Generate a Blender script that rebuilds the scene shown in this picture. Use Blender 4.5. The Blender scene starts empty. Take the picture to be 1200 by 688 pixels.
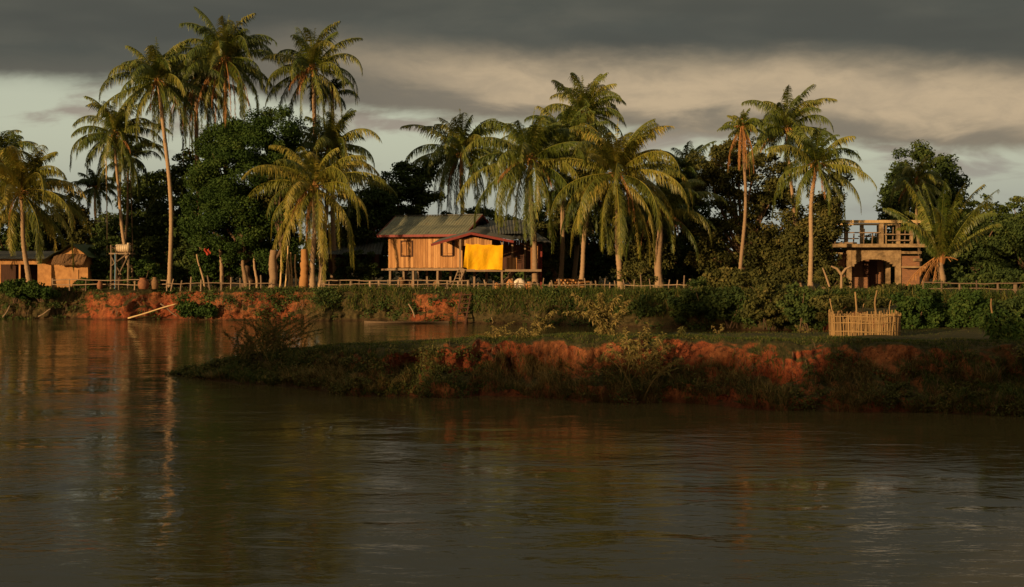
import bpy, math, random
import numpy as np
from math import radians as R, sin, cos, pi

sc = bpy.context.scene
C = sc.collection
# ------------------------------------------------------------------ camera, world, sun, exposure
F = 1600.0            # focal length in photo pixels (photo 1200 wide)
HY = 312.0            # photo row of the horizon
CH = 3.75             # eye height above the water
cam = bpy.data.cameras.new('camera'); co = bpy.data.objects.new('camera', cam); C.objects.link(co)
cam.sensor_width = 36; cam.lens = 36 * F / 1200; cam.shift_y = -(344 - HY) / 1200
cam.clip_start = .2; cam.clip_end = 12000
co.location = (0, 0, CH); co.rotation_euler = (R(90), 0, 0)
sc.camera = co
sc.view_settings.view_transform = 'Standard'; sc.view_settings.look = 'None'
sc.view_settings.exposure = 0.08; sc.view_settings.gamma = 1
sc.render.engine = 'CYCLES'
sc.cycles.max_bounces = 6; sc.cycles.transparent_max_bounces = 8

SUN_EL, SUN_AZ = 9.0, 42.0          # sun low behind the camera, 42 deg to its left
sd = bpy.data.lights.new('sun', 'SUN'); so = bpy.data.objects.new('sun', sd); C.objects.link(so)
sd.energy = 4.9; sd.angle = R(0.6); sd.color = (1.0, .67, .34)
so.rotation_euler = (R(90 - SUN_EL), 0, R(-SUN_AZ))

world = bpy.data.worlds.new('World'); sc.world = world; world.use_nodes = True
wt = world.node_tree; wt.nodes.clear()
def wn(t, **k):
    n = wt.nodes.new(t)
    for a, b in k.items(): setattr(n, a, b)
    return n
def wm(op, a, b=None, c=None, clamp=False):
    n = wn('ShaderNodeMath', operation=op, use_clamp=clamp)
    for i, v in enumerate((a, b, c)):
        if v is None: continue
        if isinstance(v, (int, float)): n.inputs[i].default_value = v
        else: wt.links.new(v, n.inputs[i])
    return n.outputs[0]
def wsm(v, lo, hi):
    n = wn('ShaderNodeMapRange', interpolation_type='SMOOTHSTEP')
    wt.links.new(v, n.inputs[0])
    for i, x in ((1, lo), (2, hi)):
        if isinstance(x, (int, float)): n.inputs[i].default_value = x
        else: wt.links.new(x, n.inputs[i])
    return n.outputs[0]
def wmix(f, a, b):
    n = wn('ShaderNodeMix', data_type='RGBA')
    if isinstance(f, (int, float)): n.inputs[0].default_value = f
    else: wt.links.new(f, n.inputs[0])
    for i, v in ((6, a), (7, b)):
        if isinstance(v, tuple): n.inputs[i].default_value = (*v, 1)
        else: wt.links.new(v, n.inputs[i])
    return n.outputs[2]
def wcurve(v, pts, lo, hi):
    # piecewise curve of v in [lo,hi] -> value, values scaled by 0.2
    x = wm('DIVIDE', wm('SUBTRACT', v, lo), hi - lo, clamp=True)
    n = wn('ShaderNodeFloatCurve'); cm = n.mapping; cu = cm.curves[0]
    P = [((a - lo) / (hi - lo), b / .2) for a, b in pts]
    cu.points[0].location = P[0]; cu.points[1].location = P[-1]
    for p in P[1:-1]: cu.points.new(*p)
    cm.update(); wt.links.new(x, n.inputs[1])
    return wm('MULTIPLY', n.outputs[0], .2)
def wnoise(vec, scale, detail=4, rough=.55, dist=0):
    n = wn('ShaderNodeTexNoise'); n.inputs['Scale'].default_value = scale
    n.inputs['Detail'].default_value = detail; n.inputs['Roughness'].default_value = rough
    n.inputs['Distortion'].default_value = dist
    wt.links.new(vec, n.inputs['Vector']); return n.outputs[0]
def wvec(x, y, z=0.0):
    n = wn('ShaderNodeCombineXYZ')
    for i, v in enumerate((x, y, z)):
        if isinstance(v, (int, float)): n.inputs[i].default_value = v
        else: wt.links.new(v, n.inputs[i])
    return n.outputs[0]
tc = wn('ShaderNodeTexCoord'); sp = wn('ShaderNodeSeparateXYZ'); wt.links.new(tc.outputs['Generated'], sp.inputs[0])
X, Y, Z = sp.outputs
az = wm('ARCTAN2', X, Y)
el = wm('DIVIDE', Z, wm('MAXIMUM', wm('SQRT', wm('ADD', wm('MULTIPLY', X, X), wm('MULTIPLY', Y, Y))), .02))
sky = wn('ShaderNodeTexSky', sky_type='NISHITA'); sky.sun_disc = False
sky.sun_elevation = R(SUN_EL); sky.sun_rotation = R(180 + SUN_AZ)
sky.air_density = 1.3; sky.dust_density = 2.0; sky.ozone_density = 1.0
K = 10.0   # the cloud colours are for strength 1, the sky runs at 0.1
def col(r, g, b): return (r * K, g * K, b * K)
big = wnoise(wvec(wm('MULTIPLY', az, 3.0), wm('MULTIPLY', el, 12.0), 3.1), 1.6, 3)
med = wnoise(wvec(wm('MULTIPLY', az, 9.0), wm('MULTIPLY', el, 26.0), 1.7), 1.3, 5, .55, .5)
fin = wnoise(wvec(wm('MULTIPLY', az, 26.0), wm('MULTIPLY', el, 62.0), 7.7), 1.0, 5, .6, .3)
wob = wm('ADD', wm('MULTIPLY', wm('SUBTRACT', med, .5), .020), wm('MULTIPLY', wm('SUBTRACT', fin, .5), .008))
elw = wm('ADD', el, wob)
E2 = wcurve(az, [(-1, .127), (-.35, .124), (-.24, .128), (-.155, .112), (-.075, .106), (.06, .096), (.18, .087), (.36, .073), (1, .06)], -1, 1)
E1 = wcurve(az, [(-1, .15), (-.36, .128), (-.24, .132), (-.17, .163), (-.1, .156), (.06, .143), (.2, .142), (.36, .128), (1, .12)], -1, 1)
wash = wmix(.86, sky.outputs[0], col(.50, .52, .40))
lowc = wmix(wsm(wm('ADD', med, wm('MULTIPLY', az, .22)), .50, .66), wash, col(.31, .27, .215))       # thin low clouds in the clear band
lowc = wmix(wsm(el, .10, .02), lowc, col(.33, .34, .29))
# lit band between E2 and E1: peach at the top, grey below, greyer to the left
h = wsm(elw, E2, E1)
lit = wmix(wsm(wm('ADD', wm('ADD', h, wm('MULTIPLY', wm('SUBTRACT', med, .5), 1.3)), wm('MULTIPLY', az, .35)), .15, .75), col(.230, .195, .142), col(.50, .385, .245))
lit = wmix(wsm(az, .02, -.2), lit, col(.150, .136, .106))
lit = wmix(wm('MULTIPLY', wsm(fin, .35, .7), .25), lit, col(.15, .14, .12))
dark = wmix(wsm(med, .3, .7), col(.078, .083, .071), col(.102, .102, .083))
dark = wmix(wsm(big, .4, .65), dark, col(.074, .077, .066))
dark = wmix(wm('MULTIPLY', wsm(el, .17, .25), .5), dark, col(.110, .104, .072))
dark = wmix(wsm(el, .26, .6), dark, col(.27, .25, .19))  # cloud deck overhead, out of view, brightened to add fill in the shade
cl = wmix(wsm(elw, E2, wm('ADD', E2, .012)), lowc, lit)
cl = wmix(wsm(elw, wm('SUBTRACT', E1, .012), wm('ADD', E1, .022)), cl, dark)
# the opening in the clouds around the sun, behind the camera
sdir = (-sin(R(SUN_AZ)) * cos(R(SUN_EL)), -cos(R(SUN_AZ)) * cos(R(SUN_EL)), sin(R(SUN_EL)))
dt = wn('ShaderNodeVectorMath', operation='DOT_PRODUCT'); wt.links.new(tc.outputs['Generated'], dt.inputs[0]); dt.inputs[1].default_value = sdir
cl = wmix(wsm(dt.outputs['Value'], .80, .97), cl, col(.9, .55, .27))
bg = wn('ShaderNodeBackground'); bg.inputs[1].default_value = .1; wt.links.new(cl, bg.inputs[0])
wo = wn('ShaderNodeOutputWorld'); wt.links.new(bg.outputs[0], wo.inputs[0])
world.cycles.sampling_method = 'MANUAL'; world.cycles.sample_map_resolution = 512

# ------------------------------------------------------------------ helpers
def wx(px, D): return (px - 600) / F * D
def wz(py, D): return CH + (HY - py) / F * D
def tag(o, label=None, cat=None, group=None, kind=None):
    if label: o['label'] = label
    if cat: o['category'] = cat
    if group: o['group'] = group
    if kind: o['kind'] = kind
    return o
def thing(name, label, cat, loc=(0, 0, 0), rz=0, group=None):
    o = bpy.data.objects.new(name, None); C.objects.link(o)
    o.location = loc; o.rotation_euler = (0, 0, rz); o.empty_display_size = .3
    return tag(o, label, cat, group)

def _h(i, j, k, s):
    n = (i * 374761393 + j * 668265263 + k * 2147483647 + s * 974711) & 0x7fffffff
    n = ((n ^ (n >> 13)) * 1274126177) & 0x7fffffff
    n = (n ^ (n >> 16)) & 0xffff
    return n / 65535.0
def vnoise(x, y, z=0, s=0):
    x, y, z = np.broadcast_arrays(np.asarray(x, float), np.asarray(y, float), np.asarray(z, float))
    xi, yi, zi = (np.floor(a).astype(np.int64) for a in (x, y, z))
    fx, fy, fz = x - xi, y - yi, z - zi
    fx, fy, fz = (a * a * (3 - 2 * a) for a in (fx, fy, fz))
    r = 0
    for a in (0, 1):
        for b in (0, 1):
            for c in (0, 1):
                r = r + _h(xi + a, yi + b, zi + c, s) * (fx if a else 1 - fx) * (fy if b else 1 - fy) * (fz if c else 1 - fz)
    return r * 2 - 1
def fbm(x, y, z=0, o=4, s=0):
    r = 0; a = 1; f = 1
    for i in range(o):
        r = r + a * vnoise(np.asarray(x) * f, np.asarray(y) * f, np.asarray(z) * f, s + i * 17); a *= .5; f *= 2.03
    return r

class MB:
    def __init__(s): s.v = []; s.f = []; s.a = []; s.n = 0
    def add(s, v, f, var=.5):
        v = np.asarray(v, float).reshape(-1, 3); f = np.asarray(f, np.int64).reshape(-1, 4)
        s.v.append(v); s.f.append(f + s.n)
        s.a.append(np.broadcast_to(np.asarray(var, float), (len(v),)).copy()); s.n += len(v)
    def box(s, c, sz, rz=0, ry=0, rx=0, var=None):
        sx, sy, sz_ = sz[0] / 2, sz[1] / 2, sz[2] / 2
        v = np.array([(a * sx, b * sy, d * sz_) for a in (-1, 1) for b in (-1, 1) for d in (-1, 1)])
        for an, (i, j) in ((rx, (1, 2)), (ry, (0, 2)), (rz, (0, 1))):
            if an:
                q = v.copy(); ca, sa = cos(an), sin(an)
                q[:, i] = v[:, i] * ca - v[:, j] * sa; q[:, j] = v[:, i] * sa + v[:, j] * ca; v = q
        v = v + np.asarray(c, float)
        s.add(v, [(0, 1, 3, 2), (4, 6, 7, 5), (0, 4, 5, 1), (2, 3, 7, 6), (0, 2, 6, 4), (1, 5, 7, 3)], random.random() if var is None else var)
    def bar(s, p, q, w, h=None, var=None):
        # rectangular bar from p to q
        h = h or w; p = np.asarray(p, float); q = np.asarray(q, float); t = q - p; t /= np.linalg.norm(t)
        up = np.array((0, 0, 1.)) if abs(t[2]) < .9 else np.array((0, 1., 0))
        a = np.cross(t, up); a /= np.linalg.norm(a); b = np.cross(a, t)
        v = [e + a * w / 2 * i + b * h / 2 * j for e in (p, q) for i, j in ((-1, -1), (1, -1), (1, 1), (-1, 1))]
        s.add(v, [(0, 1, 2, 3), (7, 6, 5, 4), (0, 4, 5, 1), (1, 5, 6, 2), (2, 6, 7, 3), (3, 7, 4, 0)], random.random() if var is None else var)
    def tube(s, pts, rad, n=7, var=.5, cap=True):
        pts = np.asarray(pts, float); m = len(pts)
        rad = np.broadcast_to(np.asarray(rad, float), (m,))
        t = np.gradient(pts, axis=0); t /= np.linalg.norm(t, axis=1)[:, None] + 1e-9
        ref = np.array((0, 1., 0)) if abs(t[0][1]) < .8 else np.array((1., 0, 0))
        a = np.cross(t, ref); a /= np.linalg.norm(a, axis=1)[:, None] + 1e-9; b = np.cross(a, t)
        th = np.arange(n) / n * 2 * pi
        v = pts[:, None] + rad[:, None, None] * (np.cos(th)[None, :, None] * a[:, None] + np.sin(th)[None, :, None] * b[:, None])
        i = np.arange(m - 1)[:, None] * n; j = np.arange(n)[None]; k = (j + 1) % n
        f = np.stack([i + j, i + k, i + n + k, i + n + j], -1).reshape(-1, 4)
        v = v.reshape(-1, 3)
        if cap:
            v = np.vstack([v, pts[0], pts[-1]]); c0 = m * n; c1 = c0 + 1
            jj = np.arange(0, n, 1); kk = (jj + 1) % n
            f = np.vstack([f, np.stack([np.full(n, c0), kk, jj, jj * 0 + c0], -1), np.stack([np.full(n, c1), (m - 1) * n + jj, (m - 1) * n + kk, jj * 0 + c1], -1)])
        s.add(v, f, var)
    def blob(s, c, r, rng, k=8, var=.5, rough=.0):
        th = np.linspace(0, pi, k // 2 + 2); ph = np.arange(k) / k * 2 * pi
        T, Pp = np.meshgrid(th, ph, indexing='ij'); r = np.broadcast_to(np.asarray(r, float), (3,))
        q = 1 + rough * rng.normal(size=T.shape)
        v = np.stack([np.sin(T) * np.cos(Pp) * r[0] * q, np.sin(T) * np.sin(Pp) * r[1] * q, np.cos(T) * r[2] * q], -1).reshape(-1, 3) + np.asarray(c)
        m = len(th); i = np.arange(m - 1)[:, None] * k; j = np.arange(k)[None]; kk = (j + 1) % k
        s.add(v, np.stack([i + j, i + k + j, i + k + kk, i + kk], -1).reshape(-1, 4), var)
    def build(s, name, mat, parent=None, smooth=False, local=False):
        v = np.vstack(s.v); f = np.vstack(s.f); a = np.concatenate(s.a)
        if parent is not None and not local:
            rt = parent
            while rt.parent: rt = rt.parent
            v = v - np.array(rt.location)
        me = bpy.data.meshes.new(name)
        tri = (f[:, 0] == f[:, 3])
        ln = np.where(tri, 3, 4)
        me.vertices.add(len(v)); me.vertices.foreach_set('co', v.astype(np.float32).ravel())
        mask = np.ones(f.shape, bool); mask[tri, 3] = False
        loops = f[mask]
        me.loops.add(len(loops)); me.loops.foreach_set('vertex_index', loops.astype(np.int32))
        me.polygons.add(len(f)); st = np.concatenate([[0], np.cumsum(ln)[:-1]])
        me.polygons.foreach_set('loop_start', st.astype(np.int32)); me.polygons.foreach_set('loop_total', ln.astype(np.int32))
        me.polygons.foreach_set('use_smooth', np.full(len(f), bool(smooth)))
        me.update(calc_edges=True)
        at = me.attributes.new('var', 'FLOAT', 'POINT'); at.data.foreach_set('value', a.astype(np.float32))
        me.materials.append(mat)
        o = bpy.data.objects.new(name, me); C.objects.link(o)
        if parent is not None: o.parent = parent
        return o

# ------------------------------------------------------------------ materials
class NT:
    def __init__(s, name):
        s.m = bpy.data.materials.new(name); s.m.use_nodes = True; s.t = s.m.node_tree; s.t.nodes.clear()
    def n(s, t, **k):
        n = s.t.nodes.new(t)
        for a, b in k.items():
            if a in n.inputs.keys() or isinstance(a, int): s.set(n.inputs[a], b)
            else: setattr(n, a, b)
        return n
    def set(s, i, v):
        if isinstance(v, bpy.types.NodeSocket): s.t.links.new(v, i)
        elif isinstance(v, tuple) and len(v) == 3 and i.type == 'RGBA': i.default_value = (*v, 1)
        else: i.default_value = v
    def noise(s, scale, detail=4, rough=.6, dist=0, vec=None, sc3=None):
        t = s.n('ShaderNodeTexNoise'); t.inputs['Scale'].default_value = scale; t.inputs['Detail'].default_value = detail
        t.inputs['Roughness'].default_value = rough; t.inputs['Distortion'].default_value = dist
        if vec is None: vec = s.n('ShaderNodeNewGeometry').outputs['Position']
        if sc3:
            mp = s.n('ShaderNodeMapping'); s.t.links.new(vec, mp.inputs[0]); mp.inputs['Scale'].default_value = sc3; vec = mp.outputs[0]
        s.t.links.new(vec, t.inputs['Vector']); return t.outputs[0]
    def ramp(s, v, pts):
        r = s.n('ShaderNodeValToRGB'); e = r.color_ramp.elements
        e[0].position = pts[0][0]; e[0].color = (*pts[0][1], 1); e[1].position = pts[-1][0]; e[1].color = (*pts[-1][1], 1)
        for p, c in pts[1:-1]: q = e.new(p); q.color = (*c, 1)
        s.t.links.new(v, r.inputs[0]); return r.outputs[0]
    def mix(s, f, a, b, bt='MIX'):
        n = s.n('ShaderNodeMix', data_type='RGBA', blend_type=bt)
        s.set(n.inputs[0], f); s.set(n.inputs[6], a); s.set(n.inputs[7], b); return n.outputs[2]
    def math(s, op, a, b=0.0, clamp=False):
        n = s.n('ShaderNodeMath', operation=op, use_clamp=clamp); s.set(n.inputs[0], a); s.set(n.inputs[1], b); return n.outputs[0]
    def sm(s, v, lo, hi):
        n = s.n('ShaderNodeMapRange', interpolation_type='SMOOTHSTEP'); s.set(n.inputs[0], v); s.set(n.inputs[1], lo); s.set(n.inputs[2], hi); return n.outputs[0]
    def var(s): return s.n('ShaderNodeAttribute', attribute_name='var').outputs['Fac']
    def fin(s, color, rough=.8, bump=None, bd=.05, spec=.3, trans=0, tcol=None, normal=None, ior=None):
        p = s.n('ShaderNodeBsdfPrincipled'); s.set(p.inputs['Base Color'], color); s.set(p.inputs['Roughness'], rough)
        p.inputs['Specular IOR Level'].default_value = spec
        if ior: p.inputs['IOR'].default_value = ior
        if bump is not None:
            b = s.n('ShaderNodeBump'); b.inputs['Distance'].default_value = bd; s.t.links.new(bump, b.inputs['Height']); s.t.links.new(b.outputs[0], p.inputs['Normal'])
        out = s.n('ShaderNodeOutputMaterial'); sh = p.outputs[0]
        if trans:
            tr = s.n('ShaderNodeBsdfTranslucent'); s.set(tr.inputs[0], tcol if tcol is not None else color)
            mx = s.n('ShaderNodeMixShader'); mx.inputs[0].default_value = trans; s.t.links.new(sh, mx.inputs[1]); s.t.links.new(tr.outputs[0], mx.inputs[2]); sh = mx.outputs[0]
        s.t.links.new(sh, out.inputs[0]); return s.m

def leaf_mat(name, c0, c1, c2=None, trans=.2, rough=.5, spec=.25):
    m = NT(name); v = m.var()
    c = m.ramp(v, [(0, c0), (.6, c1), (1, c2 or c1)])
    return m.fin(c, rough if 'palm' in name else .75, spec=spec if 'palm' in name else .1, trans=trans)
def wood_mat(name, c0, c1, scale=6, sc3=(1, 1, .2), rough=.85, c2=None):
    m = NT(name); n = m.noise(scale, 5, .65, sc3=sc3); v = m.var()
    k = m.math('ADD', m.math('MULTIPLY', n, .6), m.math('MULTIPLY', v, .45))
    c = m.ramp(k, [(.2, c0), (.75, c1)] if c2 is None else [(.15, c0), (.45, c1), (.8, c2)])
    return m.fin(c, rough, bump=n, bd=.02)

MAT = {}
MAT['palm'] = leaf_mat('palm_leaf', (.050, .078, .012), (.120, .145, .020), (.27, .235, .045), .15, .42, .35)
MAT['palm_dark'] = leaf_mat('palm_leaf_dark', (.028, .050, .010), (.058, .085, .015), (.11, .115, .025), .15, .45, .3)
MAT['palm_yellow'] = leaf_mat('palm_leaf_yellow', (.070, .090, .014), (.19, .185, .024), (.38, .28, .055), .15, .45, .3)
MAT['dead'] = leaf_mat('palm_leaf_dead', (.17, .075, .028), (.34, .155, .052), (.46, .24, .09), .1, .8, .1)
MAT['nut'] = leaf_mat('coconut', (.16, .09, .02), (.30, .17, .04), (.34, .16, .05), 0, .5, .3)
MAT['leaf_mid'] = leaf_mat('leaf_mid', (.024, .050, .010), (.048, .085, .016), (.085, .115, .024), .15, .5, .25)
MAT['leaf_dark'] = leaf_mat('leaf_dark', (.030, .050, .014), (.060, .088, .021), (.10, .12, .03), .12, .55, .2)
MAT['leaf_brown'] = leaf_mat('leaf_brown', (.040, .045, .013), (.095, .094, .024), (.18, .14, .042), .15, .6, .2)
MAT['leaf_lime'] = leaf_mat('leaf_lime', (.04, .06, .012), (.09, .12, .022), (.17, .17, .05), .2, .5, .25)
MAT['weed'] = leaf_mat('weed_leaf', (.10, .09, .025), (.20, .16, .045), (.32, .22, .08), .2, .6, .2)
MAT['grass'] = leaf_mat('grass_blade', (.022, .042, .008), (.06, .082, .016), (.16, .13, .035), .15, .6, .2)
MAT['drygrass'] = leaf_mat('dry_grass_blade', (.07, .05, .015), (.15, .11, .035), (.25, .16, .06), .15, .7, .15)
MAT['trunk'] = wood_mat('palm_trunk_bark', (.16, .095, .050), (.40, .26, .14), 5, (.6, .6, 6))
MAT['bark'] = wood_mat('tree_bark', (.05, .032, .02), (.20, .12, .065), 3, (1.5, 1.5, .5))
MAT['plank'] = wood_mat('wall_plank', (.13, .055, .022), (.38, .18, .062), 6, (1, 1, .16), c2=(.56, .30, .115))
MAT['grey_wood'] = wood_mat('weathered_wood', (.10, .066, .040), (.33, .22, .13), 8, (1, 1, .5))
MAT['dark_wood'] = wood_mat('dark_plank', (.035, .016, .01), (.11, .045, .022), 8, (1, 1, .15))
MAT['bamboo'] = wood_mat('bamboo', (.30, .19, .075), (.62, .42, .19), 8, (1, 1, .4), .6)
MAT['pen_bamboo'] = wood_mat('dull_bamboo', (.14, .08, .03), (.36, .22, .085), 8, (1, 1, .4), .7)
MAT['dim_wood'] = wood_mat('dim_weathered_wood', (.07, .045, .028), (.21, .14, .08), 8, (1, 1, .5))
MAT['red_trim'] = wood_mat('red_fascia', (.10, .016, .011), (.24, .036, .024), 5, (1, 1, 1), .6)
def roof_mat(name, c0, c1, c2):
    m = NT(name); n = m.noise(1.1, 5, .7, .3); n2 = m.noise(9, 3, .7)
    c = m.ramp(n, [(.3, c0), (.55, c1), (.72, c2)]); c = m.mix(m.math('MULTIPLY', m.var(), .5), c, c0)
    return m.fin(c, .65, bump=n2, bd=.01, spec=.4)
MAT['roof'] = roof_mat('roof_sheet', (.13, .13, .085), (.23, .225, .14), (.20, .15, .075))
MAT['roof_dark'] = roof_mat('roof_sheet_old', (.05, .055, .05), (.10, .10, .085), (.12, .08, .05))
MAT['roof_green'] = roof_mat('roof_sheet_green', (.05, .09, .035), (.09, .13, .05), (.14, .11, .05))
def concrete():
    m = NT('raw_concrete'); n = m.noise(1.6, 6, .75); c = m.ramp(n, [(.34, (.10, .065, .03)), (.5, (.27, .175, .085)), (.68, (.44, .30, .15))])
    return m.fin(c, .9, bump=n, bd=.02)
MAT['concrete'] = concrete()
def brick():
    m = NT('red_brick'); tc_ = m.n('ShaderNodeTexCoord').outputs['Object']
    sp_ = m.n('ShaderNodeSeparateXYZ'); m.t.links.new(tc_, sp_.inputs[0])
    cb = m.n('ShaderNodeCombineXYZ'); m.t.links.new(m.math('ADD', sp_.outputs[0], sp_.outputs[1]), cb.inputs[0]); m.t.links.new(sp_.outputs[2], cb.inputs[1])
    b = m.n('ShaderNodeTexBrick'); m.t.links.new(cb.outputs[0], b.inputs['Vector']); b.inputs['Scale'].default_value = 1
    b.inputs['Brick Width'].default_value = .22; b.inputs['Row Height'].default_value = .085; b.inputs['Mortar Size'].default_value = .01
    b.inputs['Color1'].default_value = (.33, .13, .05, 1); b.inputs['Color2'].default_value = (.20, .08, .035, 1); b.inputs['Mortar'].default_value = (.3, .2, .12, 1)
    n = m.noise(3, 4); c = m.mix(m.math('MULTIPLY', n, .5), b.outputs[0], (.25, .14, .08))
    return m.fin(c, .9, bump=b.outputs['Fac'], bd=.01)
MAT['brick'] = brick()
def cloth_mat():
    m = NT('yellow_cloth'); n = m.noise(2.5, 4, .6); c = m.ramp(n, [(.3, (.82, .41, .010)), (.7, (.92, .50, .015))])
    return m.fin(m.mix(m.sm(m.noise(1.1, 3, .5), .5, .75), c, (.74, .35, .02)), .9, spec=.05, trans=.12, bump=m.noise(6, 3, .6), bd=.03)
MAT['yellow'] = cloth_mat()
def plain(name, a, b, scale=4, rough=.8):
    m = NT(name); n = m.noise(scale, 4, .6); return m.fin(m.ramp(n, [(.3, a), (.7, b)]), rough, bump=n, bd=.02)
MAT['ochre'] = plain('ochre_wall', (.30, .14, .045), (.54, .27, .09), 2.2)
MAT['thatch'] = plain('thatch', (.12, .065, .03), (.26, .14, .06), 14)
MAT['tank'] = plain('tank_plastic', (.42, .30, .17), (.60, .45, .28), 3, .5)
MAT['blue'] = plain('blue_pipe', (.10, .22, .32), (.16, .32, .42), 3, .5)
MAT['red'] = plain('red_cloth', (.22, .025, .012), (.40, .05, .02), 5)
MAT['clay_pot'] = plain('clay_pot', (.16, .06, .03), (.28, .12, .05), 5)
MAT['sack'] = plain('pale_sack', (.55, .45, .32), (.72, .62, .48), 5)
MAT['orange_sack'] = plain('orange_sack', (.45, .18, .06), (.6, .28, .1), 5)

def soil_mat():
    m = NT('red_clay_soil')
    g = m.n('ShaderNodeNewGeometry'); pos = g.outputs['Position']
    n1 = m.noise(.9, 6, .65, .4); n2 = m.noise(5, 6, .7); n3 = m.noise(.35, 3, .5)
    clay = m.ramp(n2, [(.32, (.085, .026, .012)), (.5, (.25, .060, .022)), (.72, (.40, .115, .040))])
    clay = m.mix(m.sm(n3, .42, .62), clay, m.ramp(n2, [(.3, (.12, .036, .014)), (.7, (.42, .155, .055))]))
    n5 = m.noise(11, 5, .75, .6); clay = m.mix(m.sm(n5, .50, .32), clay, (.035, .014, .008))
    mud = m.ramp(n2, [(.3, (.05, .032, .016)), (.7, (.14, .085, .04))])
    turf = m.ramp(n2, [(.3, (.022, .024, .008)), (.5, (.055, .050, .015)), (.75, (.12, .085, .03))])
    yard = m.ramp(n1, [(.35, (.16, .09, .045)), (.6, (.24, .14, .065)), (.75, (.09, .08, .028))])
    sx = m.n('ShaderNodeSeparateXYZ'); m.t.links.new(pos, sx.inputs[0]); nz = m.n('ShaderNodeSeparateXYZ'); m.t.links.new(g.outputs['Normal'], nz.inputs[0])
    flat = m.sm(m.math('ADD', nz.outputs[2], m.math('MULTIPLY', m.math('SUBTRACT', n1, .5), .9)), .55, .85)
    c = m.mix(flat, clay, turf)
    # attribute var: 0 = earth face, 1 = vegetated face ; 2 = trodden yard
    v = m.var()
    c = m.mix(m.sm(m.math('ADD', v, m.math('MULTIPLY', m.math('SUBTRACT', n1, .5), .8)), .35, .75), c, m.mix(.35, turf, mud))
    c = m.mix(m.sm(v, 1.5, 1.9), c, yard)
    wet = m.sm(m.math('ADD', sx.outputs[2], m.math('MULTIPLY', m.math('SUBTRACT', n1, .5), .3)), .25, .02)
    c = m.mix(m.math('MULTIPLY', wet, .6), c, (.045, .02, .01))
    bh = m.math('ADD', m.math('MULTIPLY', n2, .6), m.math('MULTIPLY', m.noise(22, 4, .7), .25))
    return m.fin(c, .9, bump=bh, bd=.22, spec=.15)
MAT['soil'] = soil_mat()
def water_mat():
    m = NT('muddy_river_water')
    pos = m.n('ShaderNodeNewGeometry').outputs['Position']
    a = m.noise(.55, 3, .5, .6, sc3=(.7, 1.15, 1)); b = m.noise(2.6, 3, .55, .8, sc3=(.6, 1.3, 1)); c = m.noise(9, 3, .6, .2, sc3=(.7, 1.2, 1))
    patch = m.sm(m.noise(.10, 3, .5, 1.5, sc3=(.8, 1.6, 1)), .40, .66)
    am = m.math('ADD', m.math('MULTIPLY', patch, .9), .30)
    hsum = m.math('ADD', m.math('MULTIPLY', a, .040), m.math('MULTIPLY', m.math('ADD', m.math('MULTIPLY', b, .018), m.math('MULTIPLY', c, .0035)), am))
    bp = m.n('ShaderNodeBump'); bp.inputs['Distance'].default_value = 1.0; bp.inputs['Strength'].default_value = 1.0
    m.t.links.new(hsum, bp.inputs['Height'])
    p = m.n('ShaderNodeBsdfPrincipled'); m.set(p.inputs['Base Color'], (.072, .055, .021)); p.inputs['Roughness'].default_value = .03
    p.inputs['IOR'].default_value = 1.33; p.inputs['Specular IOR Level'].default_value = .5
    m.t.links.new(bp.outputs[0], p.inputs['Normal'])
    o = m.n('ShaderNodeOutputMaterial'); m.t.links.new(p.outputs[0], o.inputs[0]); return m.m
MAT['water'] = water_mat()

# ------------------------------------------------------------------ terrain
GZ = 2.12
SAx = [-4000, -62, -45, -18, -4, 6, 12, 17, 24, 40, 4000]
SAy = [101, 101, 98.5, 95, 91, 86, 82, 78, 74, 72, 72]
def shoreA(x): return np.interp(x, SAx, SAy)
PA = np.array([(-2.5, -.8), (-.5, -.15), (-.1, 0), (.1, .28), (.22, .6), (.42, .95), (.6, 1.3), (.85, 1.62), (1.2, 1.92), (1.7, 2.05), (2.4, 2.12), (3.4, 2.14)])
sA = np.linspace(0, 1, len(PA))
def vegA(x):      # how overgrown the bank face is, along x (photo columns at ~93 m)
    px = 600 + x / 93 * F
    return np.interp(px, [0, 60, 90, 110, 190, 250, 300, 350, 385, 480, 490, 530, 560, 1300], [.75, .7, .3, .15, .05, .3, .12, .5, .85, .75, .1, .2, .9, 1])
def bankA(x, t, amp=1.0):
    dy = np.interp(t, sA, PA[:, 0]); z = np.interp(t, sA, PA[:, 1])
    w = np.clip(1 - np.abs(t - .45) / .45, 0, 1) ** .6
    y = shoreA(x) + .9 * fbm(x * .22, 3.3, 0, 3, 5) * (1 - np.clip((t - .75) / .25, 0, 1)) + dy
    y = y + amp * w * (.42 * fbm(x * 1.0, z * 1.4, 0, 5, 9) + .30 * np.abs(fbm(x * 2.6, z * 1.2, 0, 4, 4)))
    z = z + amp * w * .10 * fbm(x * 1.7, t * 6, 0, 3, 31)
    z = z + np.where(t > .7, .05 * fbm(x * .8, dy, 0, 3, 2), 0)
    return x, y, z
def grid(mb, Xg, Yg, Zg, var):
    nr, nc = Xg.shape; idx = np.arange(nr * nc).reshape(nr, nc)
    f = np.stack([idx[:-1, :-1], idx[:-1, 1:], idx[1:, 1:], idx[1:, :-1]], -1).reshape(-1, 4)
    mb.add(np.stack([Xg, Yg, Zg], -1).reshape(-1, 3), f, np.broadcast_to(var, Xg.shape).ravel())
mb = MB()
xs = np.concatenate([[-4000, -900, -300, -120, -80], np.arange(-66, 62, .11), [80, 120, 300, 900, 4000]])
ts = np.linspace(0, 1, 46)
Xg, Tg = np.meshgrid(xs, ts)
x_, y_, z_ = bankA(Xg, Tg)
vr = vegA(Xg)
ext = [5, 8, 12, 20, 35, 60, 120, 300, 900, 4000]
rows = [(Xg, y_, z_, vr * 1.0)]
X2, E2_ = np.meshgrid(xs, ext)
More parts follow.
